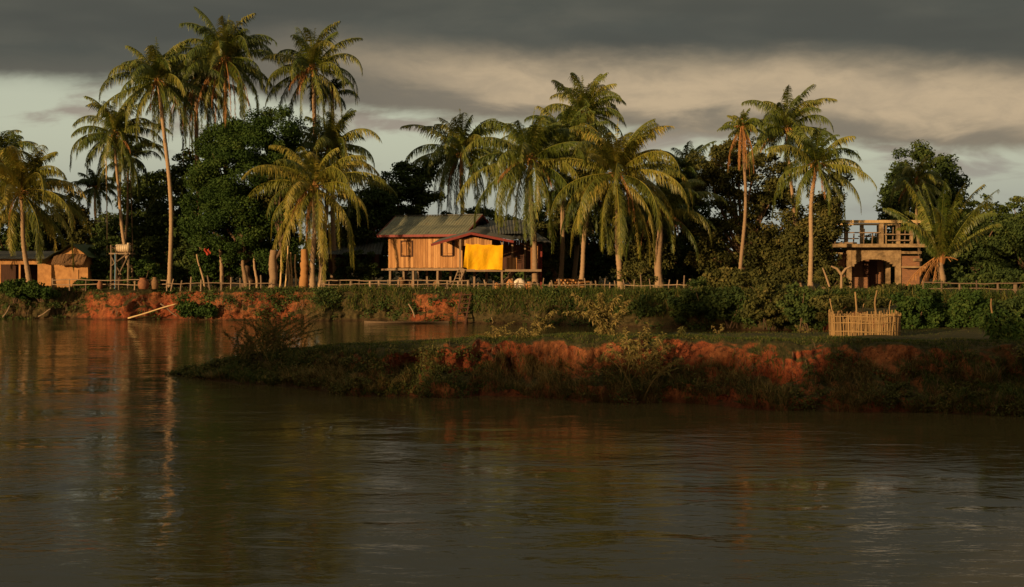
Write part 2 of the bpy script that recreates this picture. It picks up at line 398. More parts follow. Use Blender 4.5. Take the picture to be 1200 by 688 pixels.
Y2 = shoreA(X2) * np.where(E2_ > 200, 0, 1) + E2_ + np.where(E2_ > 200, 90, 0)
Z2 = GZ + .06 * fbm(X2 * .3, Y2 * .3, 0, 3, 2)
px2 = 600 + X2 / 98 * F
yard = np.where((E2_ < 25) & (px2 > 40) & (px2 < 640), 2.0, .9)
ZZ = np.vstack([z_, Z2]); YY = np.vstack([y_, Y2]); XX = np.vstack([Xg, X2]); VV = np.vstack([np.where(Tg > .93, np.minimum(vr, .9) + .2, vr), yard])
grid(mb, XX, YY, ZZ, VV)
tag(mb.build('ground', MAT['soil'], smooth=True), kind='structure')

# peninsula in front
NPx = [200, 250, 300, 450, 640, 800, 1000, 1200]
NPd = [47.8, 44.6, 42.9, 40, 38.5, 36.8, 35, 34]
NX = [(p - 600) / F * d for p, d in zip(NPx, NPd)] + [40, 120]; ND = NPd + [28, 20]
def y1(x): return np.interp(x, NX, ND)
def y2(x): return np.interp(x, [-12, -11, -8, -3.75, 1, 6, 9, 12, 14.5, 16.5, 19, 120], [48.0, 48.2, 47.2, 46.2, 45.6, 45.4, 46, 48, 53, 66, 92, 96])
def ztop(x): return np.interp(x, [-12.2, -11.3, -9.7, -8.3, -5.6, -3.9, -1.1, 2, 15, 120], [-.25, .12, .60, .85, 1.13, 1.25, 1.41, 1.58, 1.64, 1.66])
PB = np.array([(-1.2, -.35), (-.15, -.06), (0, 0), (.10, .14), (.25, .24), (.7, .31), (1.2, .40), (1.5, .46), (1.62, .60), (1.75, .74), (1.95, .88), (2.3, 1.0), (3.0, 1.065), (4.2, 1.06)])
sB = np.linspace(0, 1, len(PB))
def bankB(x, t, amp=1.0):
    w0 = np.clip((y2(x) - y1(x)) / 5.0, .05, 1); zt = ztop(x)
    dy = np.interp(t, sB, PB[:, 0]) * .8; zr = np.interp(t, sB, PB[:, 1])
    # the terrace on the face wanders up and down
    sh = .12 * fbm(x * .35, 1.2, 0, 2, 77)
    zr = np.where((zr > .1) & (zr < .9), zr + sh * np.clip(1 - np.abs(zr - .5) / .4, 0, 1), zr)
    w = np.clip(1 - np.abs(t - .5) / .44, 0, 1) ** .5
    wob = .75 * fbm(x * .45, 9.1, 0, 4, 15)
    y = y1(x) + (dy + wob * (1 - np.clip((t - .9) / .1, 0, 1)) + amp * w * (.42 * fbm(x * 1.3, zr * 1.8, 0, 5, 19) + .26 * np.abs(fbm(x * 3.4, zr * 1.2, 0, 3, 14)))) * w0
    z = np.where(zr < 0, zr * 2, zr * np.maximum(zt, .02) + np.minimum(zt, 0)) + amp * w * w0 * .22 * fbm(x * 2.0, t * 7, 0, 5, 41) + np.where(t > .8, .05 * fbm(x * .9, t * 3, 0, 4, 3) * w0, 0)
    return x, y, z
def vegB(x, t):
    px = 600 + x / 39 * F
    v = np.interp(px, [150, 300, 480, 600, 640, 720, 740, 800, 980, 1050, 1300], [.95, .8, .45, .15, .05, .12, .7, .3, .25, .6, .9])
    up = np.interp(px, [150, 300, 480, 560, 700, 760, 1000, 1080, 1300], [.9, .8, .3, .05, 0, .2, 0, .5, .8])
    return np.where(t > .58, up, v)
mb = MB()
xs = np.concatenate([np.arange(-12.3, 24, .055), np.arange(24, 40, .5), [50, 80, 120]])
ts = np.linspace(0, 1, 64)
Xg, Tg = np.meshgrid(xs, ts); x_, y_, z_ = bankB(Xg, Tg)
ub = np.array([.1, .25, .45, .65, .82, .92, .97, 1.0]); X2, U2 = np.meshgrid(xs, ub)
ye = np.broadcast_to(y_[-1], X2.shape)
wid = np.maximum(y2(X2) - ye, .3)
Y2 = ye + wid * U2
Z2 = np.maximum(ztop(X2), -.25) * np.interp(U2, [0, .45, .82, .92, .97, 1], [1.06, 1.0, .98, .8, .2, 0]) - np.where(U2 >= 1, .5, 0) + .05 * fbm(X2 * .9, Y2 * .9, 0, 4, 3) * (ztop(X2) > .3)
XX = np.vstack([Xg, X2]); YY = np.vstack([y_, Y2]); ZZ = np.vstack([z_, Z2])
VV = np.vstack([vegB(Xg, Tg), np.full(X2.shape, .35)])
grid(mb, XX, YY, ZZ, VV)
tag(mb.build('river_spit', MAT['soil'], smooth=True), kind='structure')

mb = MB()
mb.add([(-5000, -3000, 0), (5000, -3000, 0), (5000, 110, 0), (-5000, 110, 0)], [(0, 1, 2, 3)])
tag(mb.build('river_water', MAT['water']), kind='structure')
# bank behind the viewer
mb = MB()
xs = np.arange(-260, 120, 4.0); ys = np.array([-9, -9.6, -10.5, -12, -20, -60, -300, -3000.])
Xg, Yg = np.meshgrid(xs, ys); Zg = np.broadcast_to(np.array([-.6, .3, 1.2, 1.8, 2, 2, 2, 2.])[:, None], Xg.shape) + .2 * fbm(Xg * .2, Yg * .2)
grid(mb, Xg, Yg, Zg, .8); tag(mb.build('near_bank_ground', MAT['soil'], smooth=True), kind='structure')

# ------------------------------------------------------------------ grass (uncountable)
def blades(mb, P, L, W, rng, lean=.5, out=(0, -.5, 0), seg=2, var=None):
    n = len(P); a = rng.uniform(0, 2 * pi, n)
    d = np.stack([np.cos(a) * lean, np.sin(a) * lean, np.ones(n)], -1) + np.asarray(out) * rng.uniform(.2, 1.2, (n, 1))
    d /= np.linalg.norm(d, axis=1)[:, None]
    sv = np.stack([np.cos(a + 1.3), np.sin(a + 1.3) * .5, np.zeros(n)], -1)
    L = L * rng.uniform(.5, 1.3, n); W = np.broadcast_to(W, (n,))
    p1 = P + d * L[:, None] * .5; d2 = d + np.stack([np.cos(a) * .6, np.sin(a) * .6, -np.full(n, .5)], -1); d2 /= np.linalg.norm(d2, axis=1)[:, None]
    p2 = p1 + d2 * L[:, None] * .5; s = sv * W[:, None] / 2
    v = np.stack([P - s, P + s, p1 - s * .8, p1 + s * .8, p2 - s * .1, p2 + s * .1], 1)
    base = np.arange(n)[:, None] * 6
    f = np.concatenate([base + np.array([0, 1, 3, 2]), base + np.array([2, 3, 5, 4])])
    va = rng.uniform(0, 1, n) if var is None else var
    mb.add(v.reshape(-1, 3), f, np.repeat(va, 6))
rng = np.random.default_rng(4)
mb = MB()
n = 60000; x = rng.uniform(-64, 60, n); t = rng.uniform(.28, 1, n) ** .8
keep = (rng.uniform(0, 1, n) < np.where(t > .82, .55, vegA(x) * .9)) & (fbm(x * .8, t * 5, 0, 3, 8) > -.35 - vegA(x) * .8)
x, t = x[keep], t[keep]; X_, Y_, Z_ = bankA(x, t)
hl = np.interp(600 + x / 93 * F, [0, 350, 400, 560, 700, 1300], [.22, .28, .5, .5, .6, .6])
blades(mb, np.stack([X_, Y_, Z_], -1), hl, .05, rng, .5, (0, -.9, 0))
tag(mb.build('grass', MAT['grass']), 'long green grass hanging over the red far bank', 'grass', kind='stuff')
mb = MB()
n = 150000; x = rng.uniform(-12.2, 22, n); t = rng.uniform(.16, 1, n)
vb = vegB(x, t); px = 600 + x / 40 * F
m_ = fbm(x * 1.3, t * 6, 0, 3, 28)
keep = (rng.uniform(0, 1, n) < np.where(t > .86, .85, .12 + vb * .8)) & (m_ > .25 - vb * 1.1 - (t > .86) * 1.2)
x, t, m_ = x[keep], t[keep], m_[keep]; X_, Y_, Z_ = bankB(x, t)
blades(mb, np.stack([X_, Y_, Z_], -1), np.where(t > .86, .09, .20), .016, rng, .6, (0, -.7, 0))
# the flat top
n = 16000; x = rng.uniform(-11, 22, n); u = rng.uniform(0, .85, n)
yb = y1(x) + 3.4 * np.clip((y2(x) - y1(x)) / 5.0, .05, 1); yy = yb + (np.minimum(y2(x), 60) - yb) * u
blades(mb, np.stack([x, yy, ztop(x) * 1.0 - .02], -1), .06, .016, rng, .6, (0, -.1, 0))
tag(mb.build('grass', MAT['grass']), 'short grass and creeping weeds covering the near spit', 'grass', kind='stuff')
mb = MB()
n = 50000; x = rng.uniform(-12.2, 20, n); t = rng.uniform(.15, .62, n); px = 600 + x / 39 * F
cl_ = fbm(x * .9, t * 3, 0, 3, 58); keep = (cl_ > .15 - .35 * np.exp(-((px - 800) / 90) ** 2) + .25 * np.exp(-((px - 625) / 55) ** 2))
x, t = x[keep], t[keep]; X_, Y_, Z_ = bankB(x, t)
blades(mb, np.stack([X_, Y_, Z_], -1), .34, .014, rng, .55, (0, -.6, 0))
tag(mb.build('dry_grass', MAT['drygrass']), 'tufts of dry straw coloured grass on the eroded face of the spit', 'grass', kind='stuff')

# ------------------------------------------------------------------ palms
def unit(v): return v / (np.linalg.norm(v, axis=-1, keepdims=True) + 1e-9)
def frond(mb, base, azm, e0, L, curl, rng, nl=52, ll=.95, droop=.55, w=.05, var=(.2, .8), twist=0.0, rach=None):
    n = 22; s = np.linspace(0, 1, n)
    e = np.maximum(e0 - curl * s ** 1.7, R(-87)); a = azm + twist * s ** 2
    d = np.stack([np.cos(e) * np.cos(a), np.cos(e) * np.sin(a), np.sin(e)], -1)
    P = np.asarray(base) + np.vstack([np.zeros(3), np.cumsum(d[:-1] * L / (n - 1), 0)])
    (rach or mb).tube(P, np.linspace(.040, .008, n), 4, var=.72, cap=False)
    m = nl; k = (np.arange(m) + rng.uniform(-.3, .3, m)) / m * .9 + .1; k = np.clip(k, .08, 1)
    pr = np.interp(k, [0, .12, .35, .7, 1], [.35, .75, 1, .8, .30])
    for sg in (-1, 1):
        rag = 1 - .38 * np.abs(np.sin(k * rng.uniform(3, 9) + rng.uniform(0, 6))) * rng.uniform(.2, 1.2); rag = np.where(np.sin(k * rng.uniform(8, 20) + rng.uniform(0, 6)) > .93, rag * .3, rag)
        p0 = np.stack([np.interp(k, s, P[:, i]) for i in range(3)], -1)
        t = unit(np.stack([np.interp(k, s, d[:, i]) for i in range(3)], -1))
        hor = np.stack([-np.sin(a[0]) * np.ones(m), np.cos(a[0]) * np.ones(m), np.zeros(m)], -1) * sg
        dr = droop * rng.uniform(.5, 1.5, (m, 1))
        dd = unit(hor * rng.uniform(.45, 1, (m, 1)) + t * .60 + np.array([[.10, 0, -1.]]) * dr + rng.normal(0, .13, (m, 3)))
        l = (ll * pr * rng.uniform(.6, 1.25, m) * rag)[:, None]
        p1 = p0 + dd * l * .5; d2 = unit(dd + np.array([[.08, 0, -1.]]) * (.7 + droop * 1.2) + rng.normal(0, .12, (m, 3))); p2 = p1 + d2 * l * .5
        wv = unit(t + .35 * np.cross(dd, t)) * w / 2
        v = np.stack([p0 - wv * .7, p0 + wv * .7, p1 - wv, p1 + wv, p2 - wv * .15, p2 + wv * .15], 1).reshape(-1, 3)
        b = np.arange(m)[:, None] * 6
        va = np.repeat(np.clip(rng.uniform(var[0], var[1]) + rng.normal(0, .12, m), 0, 1), 6)
        mb.add(v, np.concatenate([b + np.array([0, 1, 3, 2]), b + np.array([2, 3, 5, 4])]), va)

def palm(label, cpx, cpy, bpx, D, rpx, seed, nf=26, dead=4, kind='palm', bend=0.0, emax=85, emin=-60, name='coconut_palm', tr=.17, nuts=6, group='coconut palms along the far bank', bz=None, upright=0.0, ll=None, deadlen=.7, hang=0):
    rng = np.random.default_rng(seed); k = D / F
    bx = wx(bpx, D); zb = (GZ if bz is None else bz) - .1; cx = wx(cpx, D); cz = wz(cpy, D)
    L = rpx * k * 1.47; cz = cz + .35; dk = deadlen; nf = int(nf * 1.5)
    root = thing(name, label, 'palm tree', (bx, D, zb), 0, group)
    hgt = cz - zb; s = np.linspace(0, 1, 26)
    px_ = bx + (cx - bx) * (s ** .8 if bend == 0 else s) + bend * np.sin(s * pi) + .05 * np.sin(s * 9 + seed)
    py_ = D + .10 * np.sin(s * 5 + seed * 2); pz_ = zb + hgt * s
    rad = tr * (1.12 - .25 * s) + tr * .9 * np.exp(-s * hgt / .45) + tr * .05 * np.sin(s * hgt * 14)
    n2 = max(26, int(hgt * 7)); s2 = np.linspace(0, 1, n2)
    P = np.stack([np.interp(s2, s, px_), np.interp(s2, s, py_), np.interp(s2, s, pz_)], -1)
    rr = np.interp(s2, s, rad) * (1 + .07 * ((np.arange(n2) % 2) * 2 - 1) * .8) * (1 + rng.normal(0, .03, n2))
    t = MB(); t.tube(P, rr, 9, var=rng.uniform(.3, .8, 1)[0]); t.build('trunk', MAT['trunk'], root, smooth=True)
    top = np.array([cx, D + .1 * sin(5 + seed * 2), cz])
    c = MB(); wind = .12
    for i in range(nf):
        q = (i + .5) / nf; azm = i * 2.39996 + rng.uniform(-.25, .25)
        e0 = R(emax + (emin - emax) * q ** 1.12 + rng.uniform(-10, 10))
        curl = R((82 + 50 * min(1, q * 2) - 70 * max(0, q - .5)) * rng.uniform(.55, 1.3) * (1 - upright))
        Lf = L * (.72 + .38 * min(1, q * 2.2)) * rng.uniform(.75, 1.12)
        frond(c, top + np.array([cos(azm), sin(azm), 0]) * tr * .6 - np.array([0, 0, q * .35]), azm, e0, Lf, curl, rng, nl=int(34 + Lf * 19), ll=(ll or .37 * L ** .68), droop=(.38 + .8 * q) * rng.uniform(.7, 1.4), w=.055, var=(.1, .9), twist=rng.uniform(-.6, .75))
    if emax > 70:
        frond(c, top, rng.uniform(0, 6), R(87), L * .62, R(12), rng, nl=26, ll=.35, droop=.05, var=(.4, .7))
    c.build('crown', MAT[kind], root)
    # fibre and flower stalks at the crown's heart
    h_ = MB()
    for i in range(9):
        a = rng.uniform(0, 6.3); l = rng.uniform(.5, 1.1); e = rng.uniform(.2, 1.0)
        pts = [top + np.array([cos(a), sin(a), 0]) * (tr * .5 + u * l * cos(e)) + np.array([0, 0, u * l * sin(e) * (1 - 1.5 * u) - .15]) for u in np.linspace(0, 1, 5)]
        h_.tube(pts, np.linspace(.06, .02, 5), 4, var=rng.uniform(.3, 1))
    h_.tube([top + np.array([0, 0, z]) for z in (-.55, -.2, .25, .6)], [tr * 1.05, tr * 1.5, tr * 1.25, tr * .4], 8, var=.6)
    h_.build('crown_heart', MAT['dead'], root)
    if dead:
        d_ = MB()
        for i in range(dead):
            azm = rng.uniform(-pi, 0) + rng.normal(0, .5); frond(d_, top + np.array([cos(azm), sin(azm), 0]) * tr * 1.5 - np.array([0, 0, .1]), azm, R(rng.uniform(-60, -22) - hang), L * deadlen * rng.uniform(.6, 1.05), R(52), rng, nl=44, ll=.6, droop=1.6, w=.05, var=(.1, .9))
        d_.build('dead_fronds', MAT['dead'], root)
    if nuts:
        for i in range(nuts):
            a = i * 2.4 + rng.uniform(-.4, .4); nb = MB()
            nb.blob(top + np.array([cos(a) * .34, sin(a) * .34, rng.uniform(-.75, -.25)]), .13, rng, 7, rng.uniform(0, 1))
            nb.build('coconut', MAT['nut'], root, smooth=True)
    return root

PALMS = [
 # label, crown px, crown py, base px, D, radius px, seed, extras
 ('broad palm with long golden drooping fronds above the ochre hut at the far left', 24, 228, 34, 99, 66, 1, dict(nf=28, dead=1, kind='palm_yellow', emin=-50)),
 ('palm cut by the left edge of the photo behind the broad golden one', -8, 190, -14, 106, 50, 2, dict(kind='palm')),
 ('slim palm with a curved bare trunk rising behind the water tank stand', 134, 160, 158, 101, 46, 3, dict(nf=22, dead=1, bend=-.35, tr=.12)),
 ('thin dark palm crossing behind the slim one near the water tank', 152, 186, 142, 106, 34, 4, dict(kind='palm_dark', tr=.1, dead=2, nf=18)),
 ('small dark palm low in the gap left of the water tank', 112, 222, 114, 112, 24, 5, dict(kind='palm_dark', tr=.11, dead=0, nuts=0, nf=18)),
 ('tall palm with a long gently bowed trunk left of the tallest pair', 184, 97, 199, 99, 55, 6, dict(nf=24, dead=2, bend=.45, tr=.15)),
 ('tallest palm of all with a skirt of brown hanging fronds', 263, 72, 268, 101, 57, 7, dict(nf=30, dead=16, emin=-60, deadlen=1.15, hang=14, tr=.19)),
 ('shadowy palm pressed against the left of the tallest one', 228, 100, 238, 106, 50, 8, dict(nf=26, dead=14, kind='palm_dark', deadlen=1.3, hang=20)),
 ('tall palm above the round leafy tree with orange flower stalks', 366, 84, 378, 103, 50, 9, dict(nf=22, dead=3, deadlen=.6)),
 ('palm with a crown of few ragged fronds just right of the orange stalked one', 389, 112, 392, 107, 24, 10, dict(nf=9, dead=3, kind='palm_dark', nuts=0, emin=-10)),
 ('palm with full yellow green crown standing behind the drooping fence palm', 385, 180, 378, 103, 50, 11, dict(nf=26, dead=2, emin=-45, tr=.15)),
 ('drooping palm at the fence right of the bare poles with long golden fronds', 369, 222, 366, 97, 66, 12, dict(nf=24, dead=3, kind='palm_yellow', emin=-62, emax=75)),
 ('low dim palm between the drooping fence palm and the stilt house', 428, 258, 420, 112, 42, 13, dict(nf=20, dead=0, kind='palm_dark', nuts=0)),
 ('palm with a russet heart rising right behind the stilt house roof', 541, 182, 543, 113, 55, 14, dict(nf=28, dead=9, emin=-60, deadlen=.9, hang=20)),
 ('big palm in front of the right end of the stilt house', 621, 190, 629, 97, 66, 15, dict(nf=28, dead=3, emin=-62, tr=.19)),
 ('palm whose crown tops the middle group and stands farthest back in it', 684, 136, 672, 108, 48, 16, dict(nf=26, dead=1, emin=-50)),
 ('palm in the middle group with a shaded trunk between two lit ones', 663, 178, 656, 103, 56, 17, dict(nf=28, dead=2, emin=-55)),
 ('short bare trunked palm just left of the leaning yellow green one', 690, 226, 679, 98, 42, 18, dict(nf=20, dead=2, emin=-55, tr=.16, kind='palm_dark')),
 ('large yellow green palm with a leaning trunk right of the middle group', 722, 206, 727, 95, 70, 19, dict(nf=30, dead=2, emin=-62, kind='palm_yellow', tr=.18)),
 ('stout palm wrapped in a russet sheath right of the leaning one', 773, 250, 771, 101, 50, 20, dict(nf=18, dead=6, emin=-20, deadlen=.7, tr=.26, nuts=3)),
 ('dark palm half hidden at the left of the brownish leafy tree', 803, 206, 800, 112, 38, 21, dict(nf=22, dead=2, kind='palm_dark')),
 ('dying palm with a tiny tuft and a long brown skirt on a bare trunk', 870, 152, 866, 97, 20, 22, dict(nf=11, dead=8, deadlen=2.0, hang=28, tr=.12, nuts=0, emin=-5, bend=.3)),
 ('pale trunked palm of the right hand pair standing a little behind', 922, 154, 939, 103, 48, 23, dict(nf=22, dead=2, tr=.12, emin=-40)),
 ('front palm of the right hand pair with a brick coloured heart', 957, 196, 951, 95, 52, 24, dict(nf=18, dead=3, tr=.15, emin=-38, bend=-.25)),
 ('small pale palm in front of the dark round tree behind the concrete shell', 1074, 214, 1078, 118, 32, 25, dict(nf=18, dead=1, tr=.12, nuts=0)),
]
for lb, cpx, cpy, bpx, D, r, sd_, kw in PALMS:
    palm(lb, cpx, cpy, bpx, D, r, sd_ * 7, **kw)
palm('young stemless palm with upright fronds in front of the concrete shell', 1103, 306, 1102, 90, 70, 501, nf=15, dead=3, kind='palm', emax=87, emin=44, tr=.22, nuts=0, upright=.5, ll=.75)

# ------------------------------------------------------------------ leafy trees
def leaves(mb, P, out, size, rng, var, asp=1.7):
    # P (n,3) leaf-spray positions, out (n,3) outward; each leaf a bent diamond of two faces
    n = len(P); nrm = unit(out * .7 + np.array([0, 0, .55]) + rng.normal(0, .65, (n, 3)))
    r = rng.normal(0, 1, (n, 3)); a = unit(np.cross(nrm, r)); b = np.cross(nrm, a)
    s = (size * rng.uniform(.55, 1.35, n))[:, None]
    v = np.stack([P - a * s * asp * .5, P - b * s * .5, P + b * s * .5, P + a * s * asp * .5 - nrm * s * .2], 1).reshape(-1, 3)
    i = np.arange(n)[:, None] * 4
    mb.add(v, i + np.array([0, 1, 3, 2]), np.repeat(np.clip(var, 0, 1), 4))
def crown(mb, ell, nclump, per, cr, size, rng, shell=.55, vlo=.1, vhi=.75):
    # ell: list of ellipsoids; clumps near their surface; returns clump centres
    vol = np.array([e[3] * e[4] * e[5] for e in ell]) ** .67; vol /= vol.sum(); cs = []
    for _ in range(nclump):
        e = ell[rng.choice(len(ell), p=vol)]
        d = unit(rng.normal(size=3)); r = rng.uniform(shell ** 3, 1) ** (1 / 3)
        c = np.array(e[:3]) + d * r * np.array(e[3:6]); cs.append((c, d, rng.uniform(.6, 1.3)))
    for c, d, q in cs:
        m = int(per * q); g = unit(rng.normal(size=(m, 3))) * (rng.uniform(0, 1, (m, 1)) ** .45) * cr * q * np.array([1, 1, .62])
        base = rng.uniform(vlo, vhi)
        leaves(mb, c + g, unit(g), size, rng, base + rng.normal(0, .14, m))
    return np.array([c for c, _, _ in cs])
def limbs(mb, base, cs, rng, r0, nl=9, fork=.35):
    cen = cs.mean(0); fk = np.array([base[0] + (cen[0] - base[0]) * .5, base[1] + (cen[1] - base[1]) * .5, base[2] + (cen[2] - base[2]) * fork])
    u = np.linspace(0, 1, 9); w = rng.normal(0, .12, (9, 3)); w[0] = 0; w[-1] = 0; w[:, 2] = 0
    mb.tube(np.asarray(base)[None] * (1 - u[:, None]) + fk[None] * u[:, None] + w, r0 * (1 - .35 * u) + r0 * .5 * np.exp(-u * 9), 9, var=.5)
    for i in rng.choice(len(cs), min(nl, len(cs)), replace=False):
        t = cs[i]; m = fk * .45 + t * .55 + rng.normal(0, .35, 3) + np.array([0, 0, .4]); u = np.linspace(0, 1, 10)[:, None]
        pts = fk * (1 - u) ** 2 + 2 * m * u * (1 - u) + t * u ** 2
        mb.tube(pts, np.linspace(r0 * .5, .025, 10), 6, var=rng.uniform(.2, .8))
def tree(label, D, bpx, ells, mat, seed, ncl=90, per=110, cr=.75, size=.17, name='leafy_tree', r0=.25, group='leafy trees behind the palms', depth=.8, nl=12, vlo=.1, vhi=.75, gz=None, fork=.35, shell=.55):
    # ells: (px, py, rx px, ry px)
    rng = np.random.default_rng(seed); k = D / F; z0 = GZ - .15 if gz is None else gz
    root = thing(name, label, 'tree', (wx(bpx, D), D, z0), 0, group)
    E = [(wx(a, D), D + rng.uniform(-.5, .5), wz(b, D), c * k, min(c, d_) * k * depth, d_ * k) for a, b, c, d_ in ells]
    c = MB(); cs = crown(c, E, ncl, per, cr, size, rng, vlo=vlo, vhi=vhi, shell=shell); c.build('crown', MAT[mat], root)
    t = MB(); limbs(t, (wx(bpx, D), D, z0), cs, rng, r0, nl, fork); t.build('trunk', MAT['bark'], root, smooth=True)
    return root
tree('big round dark green tree with a dense crown under the tallest palms', 100, 290, [(288, 205, 60, 60), (310, 160, 42, 38), (255, 190, 30, 40), (270, 260, 45, 45), (330, 230, 30, 50), (300, 290, 55, 30), (240, 245, 22, 40)], 'leaf_mid', 11, 430, 400, .82, .10, shell=.72, r0=.35, nl=22)
tree('dark loose tree filling the gap between the bowed palm and the round tree', 108, 215, [(205, 240, 30, 50), (225, 210, 26, 36), (190, 290, 40, 40), (240, 300, 40, 36)], 'leaf_dark', 12, 150, 150, .8, .16)
tree('dark tree between the water tank and the bowed palm', 110, 168, [(165, 245, 26, 42), (150, 280, 40, 34), (175, 220, 20, 24)], 'leaf_dark', 13, 110, 140, .8, .16)
tree('brownish bushy tree behind the ochre hut', 112, 80, [(78, 252, 24, 24), (60, 280, 40, 30), (100, 280, 26, 26)], 'leaf_brown', 14, 110, 140, .7, .15)
tree('low green tree at the left edge behind the ochre hut', 110, 10, [(5, 285, 45, 35), (40, 275, 26, 26)], 'leaf_dark', 15, 90, 140, .8, .16)
tree('half bare tree with orange lit branches between the round tree and the drooping palm', 99, 322, [(325, 205, 20, 20), (335, 235, 24, 24)], 'leaf_brown', 16, 26, 70, .5, .14, r0=.16, nl=22, fork=.5)
tree('near black tree rising left of the stilt house roof', 112, 478, [(478, 220, 34, 34), (455, 235, 26, 34), (500, 215, 22, 26), (450, 280, 45, 36), (500, 265, 40, 26)], 'leaf_dark', 17, 190, 170, .8, .16)
tree('dark tree behind the back roof of the stilt house', 116, 590, [(575, 262, 34, 20), (600, 275, 34, 20), (645, 262, 30, 36), (640, 300, 30, 24)], 'leaf_dark', 18, 120, 150, .7, .16)
tree('dark tree filling the space behind the middle group of palms', 112, 700, [(690, 285, 44, 40), (735, 280, 40, 44), (700, 240, 30, 30), (665, 300, 30, 30)], 'leaf_dark', 19, 170, 160, .8, .16)
tree('dark rounded tree behind the russet sheathed palm', 112, 795, [(800, 225, 28, 30), (780, 260, 34, 40), (815, 270, 40, 50), (790, 305, 50, 30)], 'leaf_dark', 20, 170, 160, .8, .16)
tree('large brownish green tree with an open crown behind the dying palm', 104, 872, [(852, 192, 38, 28), (890, 212, 45, 40), (835, 240, 34, 50), (905, 262, 45, 45), (860, 290, 55, 40), (870, 176, 24, 18)], 'leaf_brown', 21, 290, 170, .75, .14, r0=.35, nl=34)
tree('olive bushy tree at the foot of the right hand pair of palms', 100, 968, [(966, 268, 20, 34), (948, 290, 30, 36), (935, 310, 34, 24), (988, 208, 13, 18), (974, 236, 16, 20)], 'leaf_brown', 22, 150, 150, .65, .14)
tree('tall dark tree with a domed crown against the sky right of the concrete shell', 124, 1085, [(1084, 200, 38, 30), (1105, 225, 26, 30), (1060, 235, 30, 30), (1085, 260, 46, 36), (1060, 290, 46, 30)], 'leaf_dark', 23, 230, 170, .95, .18)
tree('pale topped slender tree near the right edge', 112, 1148, [(1150, 246, 22, 16), (1135, 262, 18, 16), (1165, 260, 20, 18)], 'leaf_lime', 24, 55, 70, .5, .14, r0=.15)
tree('second pale topped tree closest to the right edge', 114, 1188, [(1186, 248, 22, 18), (1200, 262, 20, 22)], 'leaf_lime', 25, 45, 70, .5, .14, r0=.15)
tree('dark tree filling the ground behind the young stemless palm', 106, 1140, [(1135, 300, 50, 36), (1165, 285, 36, 34), (1120, 275, 26, 26)], 'leaf_dark', 26, 160, 160, .8, .16)
tree('dark spreading tree running off the right edge', 104, 1205, [(1200, 300, 50, 40), (1215, 270, 36, 30)], 'leaf_dark', 27, 140, 160, .8, .16)
tree('dark bushy tree filling the shade between the drooping fence palm and the house', 109, 425, [(425, 262, 30, 26), (405, 285, 30, 26), (440, 240, 20, 22)], 'leaf_dark', 28, 120, 150, .8, .16)
tree('olive leafy tree showing between the trunks of the middle group', 107, 650, [(645, 285, 26, 30), (668, 262, 20, 26), (630, 300, 22, 18)], 'leaf_brown', 29, 90, 130, .7, .15)
tree('warm lit brownish tree between the leaning palm and the russet one', 106, 752, [(752, 262, 26, 36), (742, 300, 26, 24), (768, 290, 22, 26)], 'leaf_brown', 30, 110, 130, .7, .15)
# far wood: one mass nobody could count
rng = np.random.default_rng(77); mb = MB()
ell = []
for i in range(90):
    px = -60 + i * 15 + rng.uniform(-6, 6); D = rng.uniform(126, 142)
    top = 276 + rng.uniform(-14, 14); top = 284 if 560 < px < 600 else top; top = max(top, 280) if 960 < px < 1035 else top
    zt = wz(top, D); ell.append((wx(px, D), D, (zt + GZ) / 2, 1.6, 1.2, (zt - GZ) / 2))
crown(mb, ell, 900, 60, 1.15, .32, rng)
tag(mb.build('distant_wood', MAT['leaf_dark']), 'dark wood closing the view behind the trees of the far bank', 'wood', kind='stuff')

# trees on the viewer's own bank: out of view, their shadow lies on the spit
rng = np.random.default_rng(5)
for i, (x, y, hh, rr) in enumerate([(-71, -20, 20.5, 6.5), (-61, -17, 19, 6.5), (-51, -18, 11.1, 5), (-43, -16, 11.15, 4.5), (-36, -18, 12.6, 4.5), (-83, -22, 23.5, 7), (-96, -22, 23.2, 7), (-29, -16, 13, 5), (-108, -24, 22.8, 7)]):
    root = thing('riverside_tree', 'leafy tree on the near bank behind the viewer', 'tree', (x, y, 1.8), 0, 'trees on the near bank behind the viewer')
    c = MB(); E = [(x + rng.uniform(-1, 1), y, 1.8 + hh * q, rr * w, rr * w * .7, hh * .2) for q, w in ((.3, 1), (.52, 1.05), (.78, .85))]
    cs = crown(c, E, 110, 60, 1.7, .62, rng, shell=.2); c.build('crown', MAT['leaf_mid'], root)
    t = MB(); limbs(t, (x, y, 1.7), cs, rng, .4, 8); t.build('trunk', MAT['bark'], root)

# ------------------------------------------------------------------ shrubs
def shrub(label, D, cpx, pytop, rpx, mat, seed, pybot=None, gz=GZ, ncl=None, size=.12, name='shrub', group='shrubs along the far bank', cr=.42, per=110, nl=6, depth=.8):
    rng = np.random.default_rng(seed); k = D / F; x = wx(cpx, D); zt = wz(pytop, D); r = rpx * k; h = max(zt - gz, .4)
    root = thing(name, label, 'shrub', (x, D, gz - .08), 0, group)
    E = [(x, D, gz + h * .52, r * .9, r * .8 * depth, h * .46), (x - r * .4, D, gz + h * .4, r * .6, r * .6 * depth, h * .36), (x + r * .4, D, gz + h * .38, r * .6, r * .6 * depth, h * .34)]
    n = ncl or int(10 + r * h * 9); c = MB(); cs = crown(c, E, n, per, cr, size, rng, shell=.4); c.build('foliage', MAT[mat], root)
    t = MB()
    for i in range(nl):
        q = cs[rng.integers(len(cs))]; u = np.linspace(0, 1, 6)[:, None]; b = np.array([x + rng.normal(0, r * .12), D, gz - .1]); m = (b + q) / 2 + rng.normal(0, r * .1, 3)
        t.tube(b * (1 - u) ** 2 + 2 * m * u * (1 - u) + q * u ** 2, np.linspace(.035, .012, 6), 5, var=rng.uniform(0, 1))
    t.build('stem', MAT['bark'], root); return root
